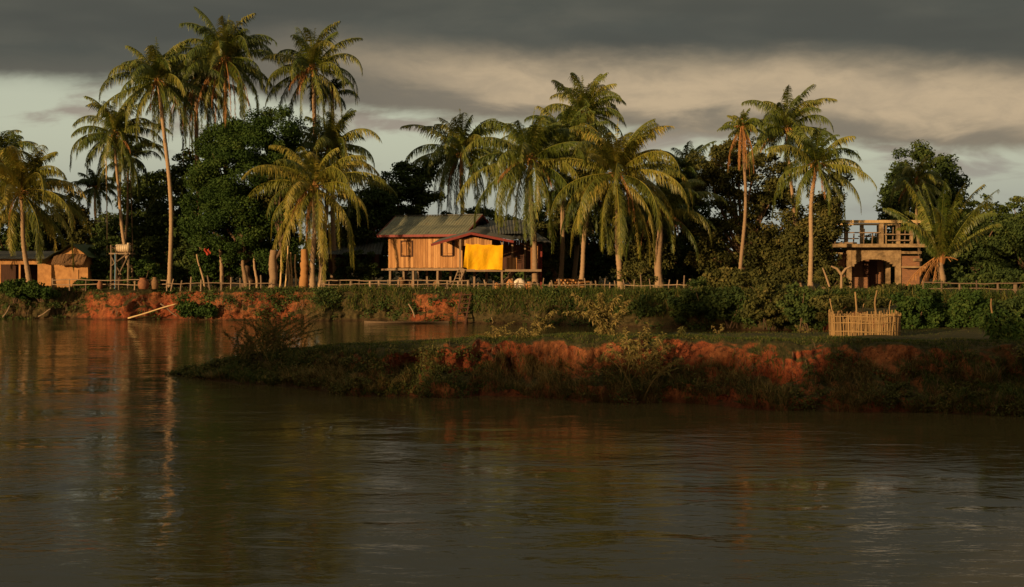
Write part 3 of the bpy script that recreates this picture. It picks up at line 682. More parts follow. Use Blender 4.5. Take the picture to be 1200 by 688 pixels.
SH = [  # label, D, cpx, top py, r px, mat, base z
 ('rounded green shrub on the bank below the ochre hut, leftmost in view', 97.5, 18, 326, 20, 'leaf_mid', 1.2),
 ('leafy green shrub at the bank edge in front of the broad palm trunk', 97.3, 48, 328, 20, 'leaf_mid', 1.3),
 ('small shrub beside the right wall of the ochre hut', 98.5, 98, 326, 9, 'leaf_mid', GZ),
 ('wide dark shrub right of the water tank stand', 99.5, 168, 300, 26, 'leaf_mid', GZ),
 ('dark shrub behind the left leg of the water tank stand', 102, 118, 275, 22, 'leaf_dark', GZ),
 ('tall dark shrub behind the fence left of the round tree', 102, 222, 285, 28, 'leaf_dark', GZ),
 ('leafy shrub with a red cloth caught in it under the round tree', 100, 246, 280, 26, 'leaf_mid', GZ),
 ('green mat of creeper halfway down the red bank near the leaning pole', 95.0, 222, 352, 13, 'leaf_mid', .35),
 ('small creeper low on the red bank below the fence', 94.6, 243, 356, 11, 'leaf_mid', .25),
 ('dark shrub behind the bare poles', 104, 300, 298, 26, 'leaf_dark', GZ),
 ('dark shrub in the shade left of the stilt house', 106, 420, 290, 30, 'leaf_dark', GZ),
 ('shrub hanging over the bank just right of the ladder steps', 91, 575, 342, 22, 'leaf_dark', .6),
 ('shrub on the bank edge under the big palm beside the stilt house', 90.5, 612, 343, 24, 'leaf_mid', .5),
 ('reedy shrub on the bank edge right of the big palm', 89.5, 655, 342, 24, 'leaf_mid', .5),
 ('dark shrub on the bank edge left of the leaning palm', 88.5, 692, 344, 22, 'leaf_dark', .5),
 ('dark bank shrub right below the leaning palm', 86, 735, 345, 22, 'leaf_dark', .3),
 ('wide dark bank shrub below the stout russet palm', 84.5, 775, 332, 30, 'leaf_dark', .3),
 ('tall bank shrub below the dark half hidden palm', 82.5, 820, 324, 34, 'leaf_dark', .2),
 ('tall bank shrub under the dying palm', 80.5, 858, 333, 32, 'leaf_dark', .2),
 ('bank shrub between the dying palm and the right hand pair', 78.5, 902, 321, 30, 'leaf_brown', .2),
 ('bank shrub under the right hand pair of palms', 76.5, 942, 334, 32, 'leaf_dark', .2),
 ('dim shrub behind the woven bamboo pen on its left', 74, 975, 342, 26, 'leaf_brown', .8),
 ('olive shrub behind the woven bamboo pen', 70, 1015, 345, 28, 'leaf_brown', 1.0),
 ('tall bright green shrub right of the woven bamboo pen', 47, 1072, 336, 27, 'leaf_mid', 1.5),
 ('bushy green shrub second to the right of the pen', 47.6, 1105, 345, 24, 'leaf_mid', 1.5),
 ('tall green shrub draped in creeper left of the lone stake', 47.2, 1137, 336, 25, 'leaf_mid', 1.5),
 ('dark shrub right of the lone stake', 47.5, 1182, 348, 27, 'leaf_dark', 1.5),
 ('dark shrub cut by the right edge behind the fence end', 47.5, 1212, 340, 26, 'leaf_dark', 1.5),
 ('thicket shrub in front of the open crowned brownish tree', 92, 848, 312, 34, 'leaf_brown', GZ),
 ('thicket shrub with pale dead twigs left of the right hand palms', 90, 892, 312, 32, 'leaf_brown', GZ),
 ('small round shrub at the foot of the stout russet palm', 95, 748, 305, 22, 'leaf_brown', GZ),
 ('shrub leaning on the left corner of the concrete shell', 92, 975, 312, 22, 'leaf_brown', GZ),
 ('low shrub in front of the concrete shell', 84, 1040, 335, 26, 'leaf_brown', GZ),
 ('low dark shrub under the young stemless palm', 84, 1090, 332, 26, 'leaf_dark', GZ),
 ('dark shrub behind the right hand rail fence', 92, 1150, 315, 34, 'leaf_dark', GZ),
 ('dark shrub at the right edge behind the rail fence', 92, 1195, 312, 34, 'leaf_dark', GZ),
]
for i, (lb, D, cpx, top, r, m, g) in enumerate(SH):
    near = D < 60
    shrub(lb, D, cpx, top, r, m, 900 + i, gz=g, size=.07 if near else .12, cr=.26 if near else .42, ncl=60 if near else None, per=150 if near else 110)
# fan leaved plant at the right edge of the spit, close by
def sprayplant(label, name, D, bpx, bpy, stems, mat, seed, leafsz, nleaf, r=.012, gz=None, spread=.12, vlo=.2, tuft=1.0):
    rng = np.random.default_rng(seed); x0 = wx(bpx, D); z0 = wz(bpy, D) if gz is None else gz
    root = thing(name, label, 'plant', (x0, D, z0), 0, 'tall weeds on the near spit'); t = MB(); f = MB()
    for (tx, ty, bow, full) in stems:
        b = np.array([x0 + rng.normal(0, spread), D + rng.normal(0, spread * .6), z0 - .05]); e = np.array([wx(tx, D), D + rng.normal(0, .25), wz(ty, D)])
        L = np.linalg.norm(e - b); m = (b + e) / 2 + np.array([0, 0, L * bow]) + np.array([-(e[0] - b[0]) * .3, 0, 0]); u = np.linspace(0, 1, 12)[:, None]
        P = b * (1 - u) ** 2 + 2 * m * u * (1 - u) + e * u ** 2
        t.tube(P, np.linspace(r, r * .35, 12), 5, var=rng.uniform(.2, 1))
        n = int(nleaf * full * L); k = 1 - rng.uniform(0, 1, n) ** 1.2 * tuft; q = np.stack([np.interp(k, u[:, 0], P[:, i]) for i in range(3)], -1)
        side = rng.normal(0, 1, (n, 3)); side[:, 2] = side[:, 2] * .5 + .1; side = unit(side)
        l = leafsz * rng.uniform(.5, 1.3, (n, 1)) * 1.0; p1 = q + side * l * .5 + np.array([0, 0, .1]) * l; p2 = q + side * l - np.array([0, 0, .25]) * l
        w = unit(np.cross(side, rng.normal(0, 1, (n, 3)))) * l * .14
        v = np.stack([q - w * .2, q + w * .2, p1 - w, p1 + w, p2 - w * .1, p2 + w * .1], 1).reshape(-1, 3); i_ = np.arange(n)[:, None] * 6
        f.add(v, np.concatenate([i_ + np.array([0, 1, 3, 2]), i_ + np.array([2, 3, 5, 4])]), np.repeat(np.clip(rng.uniform(vlo, 1, n), 0, 1), 6))
    t.build('stem', MAT['drygrass'], root); f.build('foliage', MAT[mat], root); return root
sprayplant('feathery weed leaning to both sides on the crest, tallest against the far bank', 'tall_weed', 41.5, 712, 392,
  [(672, 346, .12, 1.2), (690, 352, .1, 1.2), (703, 344, .05, 1.2), (718, 352, .1, 1), (738, 352, .08, 1), (688, 366, .2, .9), (736, 366, .1, .8), (725, 346, .05, .9), (663, 366, .2, 1), (700, 362, .1, 1.2), (712, 360, .1, 1.2)], 'weed', 41, .15, 170, .011)
sprayplant('feathery weed stretching right over the crest left of the tallest one', 'tall_weed', 41.5, 622, 400,
  [(652, 366, .15, 1.4), (640, 376, .1, 1.2), (612, 384, .1, .9), (630, 372, .1, 1), (646, 382, .2, .8), (600, 390, .2, .8)], 'weed', 42, .14, 150, .009)
sprayplant('low dry weed on the crest farthest left of the feathery three', 'tall_weed', 42, 585, 402, [(578, 382, .1, 1), (600, 378, .1, 1), (568, 390, .1, .8), (592, 386, .1, 1)], 'weed', 43, .10, 140, .007)
sprayplant('clump of long bare stalks with leafy tops rising from the foot of the face', 'tall_weed', 38.2, 752, 470,
  [(715, 412, .18, .7), (728, 398, .1, .8), (742, 400, .05, .9), (760, 392, .05, 1), (775, 402, .1, .9), (788, 405, .1, .9), (768, 412, .1, .7), (688, 436, .3, .3), (800, 420, .15, .8), (735, 420, .1, .6), (782, 430, .1, .6)], 'weed', 44, .15, 60, .017, spread=.28, tuft=.5)
sprayplant('spray of thin bare saplings arching over the water at the middle of the spit', 'thin_sapling', 37.6, 745, 472,
  [(690, 432, .3, .1), (706, 415, .15, .2), (722, 392, .08, .3), (733, 384, .05, .35), (748, 388, .03, .3), (760, 380, .03, .35), (772, 394, .06, .3), (786, 404, .1, .3), (800, 420, .2, .25), (815, 430, .25, .2), (712, 404, .1, .3)], 'weed', 51, .15, 70, .020, spread=.22, tuft=.45)
sprayplant('leafy climbing weed on the face beside the bare stalks', 'tall_weed', 39.6, 790, 440, [(800, 384, .05, 1.4), (812, 395, .05, 1.4), (778, 392, .05, 1.2), (822, 410, .1, 1.2), (795, 400, .1, 1.2), (760, 405, .1, 1)], 'leaf_brown', 45, .13, 220, .012, spread=.2)
sprayplant('pale curling vine hanging down the face below the bamboo pen', 'hanging_vine', 36.2, 1022, 452, [(1012, 474, .35, 1.6), (1030, 446, .5, 1.6), (1042, 450, .6, 1.5), (1016, 466, .4, 1.6), (1036, 444, .4, 1.2)], 'leaf_lime', 46, .08, 260, .006, tuft=1.0)
rngb = np.random.default_rng(8)
st = [(float(rngb.uniform(270, 385)), float(rngb.uniform(362, 400)), .05, 1.0) for _ in range(60)]
sprayplant('dark twiggy bush standing on the low left part of the spit', 'twiggy_bush', 45, 322, 418, st, 'leaf_brown', 47, .07, 120, .010, spread=.55, vlo=.4)
st = [(float(rngb.uniform(262, 300)), float(rngb.uniform(385, 410)), .1, 1.0) for _ in range(14)]
sprayplant('small twiggy bush touching the left side of the larger one', 'twiggy_bush', 45.5, 284, 424, st, 'leaf_brown', 48, .08, 150, .008, spread=.2, vlo=0)
st = [(float(1145 + 70 * rngb.uniform(0, 1)), float(rngb.uniform(366, 425)), .12, 1.6) for _ in range(44)]
sprayplant('dark plant with broad fan leaves at the right edge of the spit', 'fan_leaved_bush', 38, 1205, 432, st, 'leaf_mid', 49, .20, 70, .010, spread=.25, vlo=0)
for i, (p, q, D) in enumerate([(940, 388, 43.5), (842, 388, 44), (430, 400, 44)]):
    sprayplant(['small sprig on the crest left of the bamboo pen', 'small sprig on the crest right of the bare stalks', 'small sprig on the crest right of the twiggy bush'][i], 'sprig', D, p, q + 6, [(p - 6, q - 6, .1, 1), (p + 4, q - 9, .1, 1), (p + 9, q - 3, .1, 1)], 'weed', 60 + i, .08, 90, .005, spread=.03)

def cover(mb, x, t, fn, rad, n_leaf, size, rng):
    X_, Y_, Z_ = fn(x, t)
    for a, b, c_, in zip(X_, Y_, Z_):
        q = rng.uniform(.5, 1.5); m = int(n_leaf * q * q); g = unit(rng.normal(size=(m, 3))) * (rng.uniform(0, 1, (m, 1)) ** .5) * rad * q * np.array([1.25, .6, .7])
        leaves(mb, np.array([a, b - .05, c_ + .03]) + g, unit(g + np.array([0, -.3, .3])), size, rng, rng.uniform(.1, .8) + rng.normal(0, .15, m))
rng = np.random.default_rng(31); mb = MB()
n = 900; x = rng.uniform(-12, 20, n); t = rng.uniform(.17, .8, n); f_ = fbm(x * .55, t * 3.5, 0, 3, 91)
kp = f_ > .35 - vegB(x, t) * .75; cover(mb, x[kp], t[kp], bankB, .22, 55, .045, rng)
tag(mb.build('creeper', MAT['leaf_brown']), 'low leafy creeper matting the eroded face of the near spit', 'creeper', kind='stuff')
mb = MB()
n = 1000; x = rng.uniform(-62, 40, n); t = rng.uniform(.15, .95, n); f_ = fbm(x * .3, t * 3, 0, 3, 92)
kp = f_ > .45 - vegA(x) * .8; cover(mb, x[kp], t[kp], bankA, .42, 50, .10, rng)
tag(mb.build('creeper', MAT['leaf_dark']), 'dark creeper and low bushes matting the far bank face', 'creeper', kind='stuff')
mb = MB()
n = 5000; x = rng.uniform(-62, -14, n); t = rng.uniform(.35, .9, n); kp = fbm(x * .6, t * 2, 0, 3, 93) > -.1; X_, Y_, Z_ = bankA(x[kp], t[kp])
blades(mb, np.stack([X_, Y_ - .03, Z_], -1), .6, .03, rng, .35, (0, -.5, -2.2))
n = 6000; x = rng.uniform(-10, 20, n); t = rng.uniform(.3, .82, n); kp = fbm(x * 1.2, t * 2, 0, 3, 94) > 0; X_, Y_, Z_ = bankB(x[kp], t[kp])
blades(mb, np.stack([X_, Y_ - .02, Z_], -1), .30, .012, rng, .35, (0, -.5, -2.2))
tag(mb.build('hanging_roots', MAT['bark']), 'fine roots hanging from the cut red banks', 'roots', kind='stuff')

# ------------------------------------------------------------------ stilt house (built in its own frame, front along local x)
def cbox(mb, x0, x1, y0, y1, z0, z1, var=None): mb.box(((x0 + x1) / 2, (y0 + y1) / 2, (z0 + z1) / 2), (x1 - x0, y1 - y0, z1 - z0), var=var)
def planks(mb, x0, x1, y, z0, z1, rng, w=.19, th=.03, axis='x', holes=()):
    x = x0
    while x < x1 - .02:
        ww = min(w * rng.uniform(.8, 1.2), x1 - x); segs = [(z0, z1)]
        for hx0, hx1, hz0, hz1 in holes:
            if x + ww > hx0 and x < hx1: segs = [(z0, hz0), (hz1, z1)]
        dz = rng.uniform(-.03, .02); dy = rng.uniform(-.008, .008); v = rng.uniform(0, 1)
        for a, b in segs:
            a2 = a + (dz if a == z0 else 0)
            if b - a2 < .02: continue
            if axis == 'x': cbox(mb, x + .006, x + ww - .006, y - th / 2 + dy, y + th / 2 + dy, a2, b, v)
            else: cbox(mb, y - th / 2 + dy, y + th / 2 + dy, x + .006, x + ww - .006, a2, b, v)
        x += ww
def sheet(mb, a, b, c, d, rib=.22, amp=.03, nrow=7, seed=0, th=.02):
    # corrugated sheet a->b along the ridge, a->d down the slope
    a, b, c, d = (np.asarray(q, float) for q in (a, b, c, d)); W = np.linalg.norm(b - a); n = max(4, int(W / rib) * 4)
    nr = unit(np.cross(b - a, d - a)); nr = nr * np.sign(nr[2] + 1e-6)
    U, V = np.meshgrid(np.linspace(0, 1, n + 1), np.linspace(0, 1, nrow)); U = U[..., None]; V = V[..., None]
    P = (a * (1 - U) + b * U) * (1 - V) + (d * (1 - U) + c * U) * V
    rg = np.random.default_rng(seed); P = P + nr * (amp * np.sin(np.arange(n + 1) * pi / 2)[None, :, None] + .02 * rg.normal(size=(nrow, 1, 1)))
    colr = np.repeat(rg.uniform(0, 1, n // 8 + 2), 8)[:n + 1]
    var = np.broadcast_to(colr, (nrow, n + 1))
    idx = np.arange(nrow * (n + 1)).reshape(nrow, n + 1); f = np.stack([idx[:-1, :-1], idx[:-1, 1:], idx[1:, 1:], idx[1:, :-1]], -1).reshape(-1, 4)
    mb.add(P.reshape(-1, 3), f, var.ravel()); mb.add((P - nr * th).reshape(-1, 3), f[:, ::-1], var.ravel())
th_ = R(-20)      # front turned towards the sun side
HX, HY_ = wx(455, 100.6), 100.6
house = thing('stilt_house', 'wooden plank house on stilts with a grey sheet roof and red eaves', 'house', (HX, HY_, GZ), th_)
fl = 1.52; ev = 4.0; W = 5.9; Dp = 5.2
rng = np.random.default_rng(3)
w1 = (1.05, 1.95, fl + .85, fl + 1.95); w2 = (4.35, 5.15, fl + .85, fl + 1.95)
m = MB(); planks(m, 0, W, 0, fl, ev, rng, holes=(w1, w2)); planks(m, 0, W, Dp, fl, ev, rng)
planks(m, .03, Dp, 0.0, fl, ev, rng, axis='y')
m.build('wall', MAT['plank'], house, local=True)
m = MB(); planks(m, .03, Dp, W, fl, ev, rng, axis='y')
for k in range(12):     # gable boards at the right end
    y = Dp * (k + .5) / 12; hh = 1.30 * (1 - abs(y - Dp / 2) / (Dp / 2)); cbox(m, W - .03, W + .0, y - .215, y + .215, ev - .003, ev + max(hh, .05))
m.build('gable_wall', MAT['dark_wood'], house, local=True)  # right end's shade put into the colour: darker planks than the other walls
for x0, x1, z0, z1 in (w1, w2):
    wdw = MB()
    for a, b, c, d in ((x0 - .05, x0 + .04, z0 - .05, z1 + .05), (x1 - .04, x1 + .05, z0 - .05, z1 + .05), (x0 + .042, x1 - .042, z0 - .05, z0 + .04), (x0 + .042, x1 - .042, z1 - .04, z1 + .05)): cbox(wdw, a, b, -.06, .02, c, d, .1)
    wo_ = wdw.build('window', MAT['dark_wood'], house, local=True)
    for s_ in (0, 1):
        sh_ = MB(); xa = x0 + .045 + s_ * (x1 - x0 - .09) / 2; xb = xa + (x1 - x0 - .09) / 2 - .012
        planks(sh_, xa, xb, -.012, z0 + .045, z1 - .045, rng, w=.13, th=.022); cbox(sh_, xa + .01, xb - .01, -.045, -.025, z0 + .15, z0 + .22, .3); cbox(sh_, xa + .01, xb - .01, -.045, -.025, z1 - .22, z1 - .15, .3)
        sh_.build('shutter', MAT['plank'], wo_, local=True)
m = MB(); cbox(m, -.1, W + .1, -.1, Dp + .1, fl - .10, fl - .035, .4)
for k in range(9): cbox(m, .0 + k * W / 8 - .04, k * W / 8 + .04, -.06, Dp, fl - .22, fl - .102, .5)
cbox(m, -.5, W + .2, -.14, -.062, fl - .20, fl - .08, .7); m.build('floor_frame', MAT['grey_wood'], house, local=True)
for i in range(4):
    for j in range(3):
        p = MB(); x = .1 + i * (W - .2) / 3; y = .1 + j * (Dp - .2) / 2; p.bar((x, y, -.1), (x + random.Random(i * 3 + j).uniform(-.04, .04), y, fl - .22), .15, .15, .5); p.build('stilt', MAT['grey_wood'], house, local=True)
m = MB(); ry = Dp / 2; rz = ev + 1.42; e0 = ev - .10
sheet(m, (-.55, ry, rz), (W + .55, ry, rz), (W + .55, -.75, e0), (-.55, -.75, e0), seed=1)
sheet(m, (-.55, ry, rz), (W + .55, ry, rz), (W + .55, Dp + .75, e0), (-.55, Dp + .75, e0), seed=2)
rf = m.build('roof', MAT['roof'], house, local=True)
m = MB(); m.bar((-.6, ry, rz + .04), (W + .6, ry, rz + .04), .3, .05, .3); m.build('ridge_cap', MAT['roof_dark'], rf, local=True)
m = MB(); m.bar((-.57, -.79, e0 - .06), (W + .57, -.79, e0 - .06), .05, .17, .6)
for xx in (W + .56, -.56):
    m.bar((xx, -.79, e0 - .05), (xx, ry, rz - .05), .05, .17, .5); m.bar((xx, Dp + .79, e0 - .05), (xx, ry, rz - .05), .05, .17, .5)
m.build('fascia', MAT['red_trim'], rf, local=True)

# porch of the house: world placed pieces, parented as parts
def hpart(mb, name, mat, smooth=False, par=None):
    # world coordinates -> house frame
    v = [np.asarray(a) - np.array([HX, HY_, GZ]) for a in mb.v]; c_, s_ = cos(-th_), sin(-th_)
    mb.v = [np.stack([a[:, 0] * c_ - a[:, 1] * s_, a[:, 0] * s_ + a[:, 1] * c_, a[:, 2]], -1) for a in v]
    return mb.build(name, MAT[mat], par or house, smooth=smooth, local=True)
PD = 96.4
def pt(px, py, D): return (wx(px, D), D, wz(py, D))
m = MB()
sheet(m, pt(552, 272, PD - .3), pt(562, 264, PD + 4.2), pt(520, 277, PD + 4.2), pt(506, 285.5, PD - .3), seed=5, amp=.02)
sheet(m, pt(552, 272, PD - .3), pt(562, 264, PD + 4.2), pt(612, 276, PD + 4.2), pt(601, 281.5, PD - .3), seed=6, amp=.02)
pr = hpart(m, 'porch_roof', 'roof_dark')
m = MB(); m.bar(pt(552, 273.6, PD - .38), pt(505, 287.2, PD - .38), .05, .17, .5); m.bar(pt(552, 273.6, PD - .38), pt(602, 283.4, PD - .38), .05, .17, .5); hpart(m, 'porch_fascia', 'red_trim', par=pr)
m = MB(); k = 0
for px in np.arange(537.5, 575, 3.0):
    tp = 275.5 + (abs(px - 552) * .27 if px < 552 else (px - 552) * .2); cbox(m, wx(px, PD + .1), wx(px + 2.8, PD + .1), PD + .08, PD + .11, wz(288, PD), wz(tp + 2, PD))
hpart(m, 'porch_gable', 'plank')
for px, D, t_ in ((539, PD - .1, 280), (588, PD - .1, 284), (540, PD + 2.4, 280), (600, PD + 2.2, 284), (631, PD + 1, 286), (615, PD + 3.5, 286), (634, PD + 3.5, 286)):
    m = MB(); b = pt(px, 336, D); m.bar((b[0], D, GZ - .1), (b[0] + .02, D, wz(t_, D)), .13, .13, .6); hpart(m, 'post', 'red_trim' if px in (631, 634) else 'grey_wood')
m = MB(); fz = wz(316, PD)
cbox(m, wx(538, PD), wx(634, PD), PD - .15, PD + 4.5, fz - .06, fz, .5); cbox(m, wx(537, PD), wx(634.5, PD), PD - .2, PD - .152, fz - .14, fz + .02, .6); hpart(m, 'porch_floor', 'grey_wood')
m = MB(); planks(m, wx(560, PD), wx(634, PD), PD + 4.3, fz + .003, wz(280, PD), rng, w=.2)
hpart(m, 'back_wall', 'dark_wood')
m = MB(); planks(m, wx(594, PD), wx(606, PD), PD + .7, fz + .003, wz(302, PD), rng, w=.16); hpart(m, 'railing_boards', 'plank'); m = MB(); planks(m, wx(622, PD), wx(631, PD), PD + 1.2, fz + .003, wz(288, PD), rng, w=.16); hpart(m, 'side_boards', 'plank')
m = MB(); sheet(m, pt(562, 258, PD + 6.5), pt(619, 257, PD + 6.5), pt(620, 273, PD + 1.6), pt(566, 274, PD + 1.6), seed=8, amp=.02)
hpart(m, 'back_roof', 'roof_dark')
m = MB(); sheet(m, pt(604, 272, PD + 5), pt(628, 272, PD + 5), pt(648, 285, PD + .2), pt(600, 279, PD + .2), seed=9, amp=.02); hpart(m, 'side_roof', 'roof_dark')
m = MB()
for s_ in (-.22, .22): m.bar((wx(541, PD) + s_, PD - .25, fz - .05), (wx(532, PD - 1) + s_, PD - 1.2, GZ - .05), .07, .1, .6)
for k in range(6):
    u = (k + .5) / 6; a = np.array((wx(541, PD), PD - .25, fz - .05)) * (1 - u) + np.array((wx(532, PD - 1), PD - 1.2, GZ)) * u; cbox(m, a[0] - .26, a[0] + .26, a[1] - .08, a[1] + .08, a[2] - .02, a[2] + .02, .6)
hpart(m, 'steps', 'grey_wood')
# bench with slatted back on the porch, and the yellow cloth
bn = thing('slatted_bench', 'dark slatted bench standing on the porch right of the yellow cloth', 'bench', (wx(608, PD + .9), PD + .9, fz))
m = MB(); bx = wx(608, PD + .9)
cbox(m, bx - .38, bx + .38, PD + .7, PD + 1.1, fz + .40, fz + .44, .3); m.build('seat', MAT['dark_wood'], bn)
m = MB()
for k in range(5): cbox(m, bx - .36, bx + .36, PD + 1.05, PD + 1.08, fz + .5 + k * .12, fz + .56 + k * .12, .3)
m.build('backrest', MAT['dark_wood'], bn)
for sx in (-.34, .34):
    for yy_ in (.73, 1.065):
        m = MB(); cbox(m, bx + sx - .03, bx + sx + .03, PD + yy_ - .025, PD + yy_ + .025, fz + .002, fz + (.398 if yy_ < 1 else 1.1), .3); m.build('leg', MAT['dark_wood'], bn)
CD = PD - .26; nu, nv = 70, 40; U, V = np.meshgrid(np.linspace(0, 1, nu), np.linspace(0, 1, nv))
topy = 285.2 + 1.6 * U + 1.2 * np.abs(np.sin(U * pi * 3)); boty = 315.5 + .6 * np.sin(U * 6) - 2.2 * (U < .1) + 1.2 * U
PX = (543 + 3.0 * (1 - V) * (U < .5) * (1 - U * 2)) + (589.5 - 543) * U * (1 - .02 * V); PY = topy * (1 - V) + boty * V
Dd = CD - .05 * V - (.05 + .13 * V) * (np.sin(U * 13 + 2.5 * V + 2 * U * U) * .35 + np.sin(U * 31 - 3 * V) * .10 + .8 * np.sin(U * 5 + V * 3)) - .10 * np.sin(pi * V)
m = MB(); grid(m, (PX - 600) / F * CD, Dd, CH + (HY - PY) / F * CD, .5)
tag(m.build('hanging_cloth', MAT['yellow'], smooth=True), 'bright yellow cloth hung along the front of the stilt house porch', 'cloth')

# ------------------------------------------------------------------ ochre hut and the shed at the far left
HD = 100.5
hut = thing('ochre_hut', 'ochre walled hut with a green gable roof and thatched awning', 'hut', (wx(82, HD), HD, GZ))
def hb(x0, x1, y0, y1, D0, D1): return wx(x0, HD), wx(x1, HD), D0, D1, wz(y1, HD), wz(y0, HD)
m = MB(); x0, x1, _, _, _, zt = hb(60, 103, 303, 340, 0, 0); apx, apz = wx(86, HD), wz(285.5, HD)
n = 26
for i in range(n):
    a = x0 + (x1 - x0) * i / n; b = x0 + (x1 - x0) * (i + 1) / n; mid = (a + b) / 2
    tp = zt + (apz - zt) * (1 - (apx - mid) / (apx - x0) if mid < apx else 1 - (mid - apx) / (x1 - apx) * .8) - .1
    cbox(m, a, b, HD, HD + .08, GZ - .1, tp, .5)
cbox(m, x1 - .08, x1, HD + .082, HD + 5, GZ - .1, zt + .2, .5); cbox(m, x0, x0 + .08, HD + .082, HD + 5, GZ - .1, zt, .5)
m.build('wall', MAT['ochre'], hut)
m = MB(); sheet(m, (apx, HD - .5, apz), (apx, HD + 5.5, apz), (x0 - .9, HD + 5.5, zt - .35), (x0 - .9, HD - .5, zt - .35), seed=21, amp=.015); sheet(m, (apx, HD - .5, apz), (apx, HD + 5.5, apz), (x1 + .35, HD + 5.5, zt + .05), (x1 + .35, HD - .5, zt + .05), seed=22, amp=.015)
m.build('roof', MAT['roof_green'], hut)
m = MB(); a0, a1 = wx(61, HD - .8), wx(98, HD - .8)
for i in range(60):
    u = i / 59; x = a0 + (a1 - a0) * u; zt_ = wz(298.5, HD) - .03 * math.sin(i); zb_ = wz(309, HD) - random.Random(i).uniform(0, .12) + .25 * abs(u - .5) ** 2
    m.bar((x, HD - .04, zt_), (x, HD - .85, zb_), .09, .12, random.Random(i + 9).random())
m.build('thatched_awning', MAT['thatch'], hut)
m = MB(); cbox(m, wx(84, HD), wx(92, HD), HD - .05, HD - .005, GZ, wz(316, HD), .5); m.build('door', MAT['plank'], hut)
shed = thing('open_shed', 'low ochre shed with a dark open front at the left edge', 'shed', (wx(30, 101.5), 101.5, GZ))
m = MB(); SD = 101.5
for a, b in ((-40, 1), (22, 24), (44, 60)): cbox(m, wx(a, SD), wx(b, SD), SD, SD + .1, GZ - .1, wz(306, SD), .5)
cbox(m, wx(-40, SD), wx(60, SD), SD + .002, SD + .098, wz(309.9, SD), wz(302.5, SD), .5); m.build('wall', MAT['ochre'], shed)
m = MB(); cbox(m, wx(-40, SD), wx(60, SD), SD + 3, SD + 3.1, GZ - .1, wz(304, SD), .2); m.build('back_wall', MAT['dark_wood'], shed)
m = MB(); sheet(m, (wx(-42, SD), SD + 4, wz(294, SD)), (wx(66, SD), SD + 4, wz(294, SD)), (wx(66, SD), SD - .7, wz(303, SD)), (wx(-42, SD), SD - .7, wz(303, SD)), seed=30, amp=.015); m.build('roof', MAT['roof_dark'], shed)
# two half hidden huts with dull roofs behind
for lb, a, b, t_, e_, D in (('half hidden hut with a dull grey roof behind the water tank', 104, 150, 250, 272, 116), ('half hidden hut with a bluish grey roof left of the round tree', 172, 222, 245, 266, 113)):
    hh = thing('distant_hut', lb, 'hut', (wx((a + b) / 2, D), D, GZ), 0, 'half hidden huts behind the trees')
    m = MB(); sheet(m, (wx(a + 3, D), D + 2.5, wz(t_, D)), (wx(b - 3, D), D + 2.5, wz(t_, D)), (wx(b, D), D - .6, wz(e_, D)), (wx(a, D), D - .6, wz(e_, D)), seed=31); m.build('roof', MAT['roof_dark'], hh)
    m = MB(); planks(m, wx(a + 3, D), wx(b - 3, D), D, GZ, wz(e_ + 1, D), rng); m.build('wall', MAT['dark_wood'], hh)
# stilt shack in the shade left of the house
hh = thing('shaded_shack', 'unlit plank shack under dark trees left of the stilt house', 'hut', (wx(410, 107), 107, GZ))
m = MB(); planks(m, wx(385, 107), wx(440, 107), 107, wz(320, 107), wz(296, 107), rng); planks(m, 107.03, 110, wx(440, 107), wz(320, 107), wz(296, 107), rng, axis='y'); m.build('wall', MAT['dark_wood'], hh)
m = MB(); sheet(m, (wx(384, 107), 110, wz(280, 107)), (wx(446, 107), 110, wz(280, 107)), (wx(448, 107), 106, wz(298, 107)), (wx(380, 107), 106, wz(298, 107)), seed=33); m.build('roof', MAT['roof_dark'], hh)
for px in (388, 405, 422, 438):
    m = MB(); m.bar((wx(px, 107), 107.2, GZ - .1), (wx(px, 107), 107.2, wz(320, 107)), .15, .15, .5); m.build('stilt', MAT['grey_wood'], hh)

# ------------------------------------------------------------------ water tank on its stand
TD = 98.5
ts_ = thing('tank_stand', 'rough timber stand with crossed braces between hut and bowed palm', 'stand', (wx(140, TD), TD, GZ))
for px, d in ((130, 0), (150, 0), (131, 1.0), (150, 1.0)):
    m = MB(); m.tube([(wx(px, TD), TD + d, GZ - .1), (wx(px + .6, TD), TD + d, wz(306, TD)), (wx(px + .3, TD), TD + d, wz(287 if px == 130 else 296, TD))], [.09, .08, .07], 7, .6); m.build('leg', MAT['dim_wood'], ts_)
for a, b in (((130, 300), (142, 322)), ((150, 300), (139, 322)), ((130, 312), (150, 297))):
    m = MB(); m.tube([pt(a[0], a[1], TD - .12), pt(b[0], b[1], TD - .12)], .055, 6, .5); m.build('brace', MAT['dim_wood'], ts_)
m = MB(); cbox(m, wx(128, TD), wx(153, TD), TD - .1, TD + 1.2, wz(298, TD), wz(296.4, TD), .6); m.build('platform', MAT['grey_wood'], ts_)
tk = thing('water_tank', 'pale ribbed water tank lying on the rough timber stand', 'tank', (wx(141.5, TD), TD + .5, wz(296.2, TD)))
m = MB(); L0, L1 = wx(132.5, TD), wx(151, TD); n = 30; xs_ = np.linspace(L0, L1, n); rr = .30 * np.minimum(1, np.minimum((np.arange(n) + .6) / 3, (n - np.arange(n) - .4) / 3) ** .5) * (1 + .05 * np.sin(np.arange(n) * 1.6))
m.tube(np.stack([xs_, np.full(n, TD + .5), np.full(n, wz(296.2, TD) + .32)], -1), rr, 18, .5); m.build('tank_body', MAT['tank'], tk, smooth=True)
m = MB(); m.tube([(wx(148, TD), TD + .5, wz(296.2, TD) + .6), (wx(148, TD), TD + .5, wz(296.2, TD) + .72)], .09, 10, .5); m.build('cap', MAT['tank'], tk)
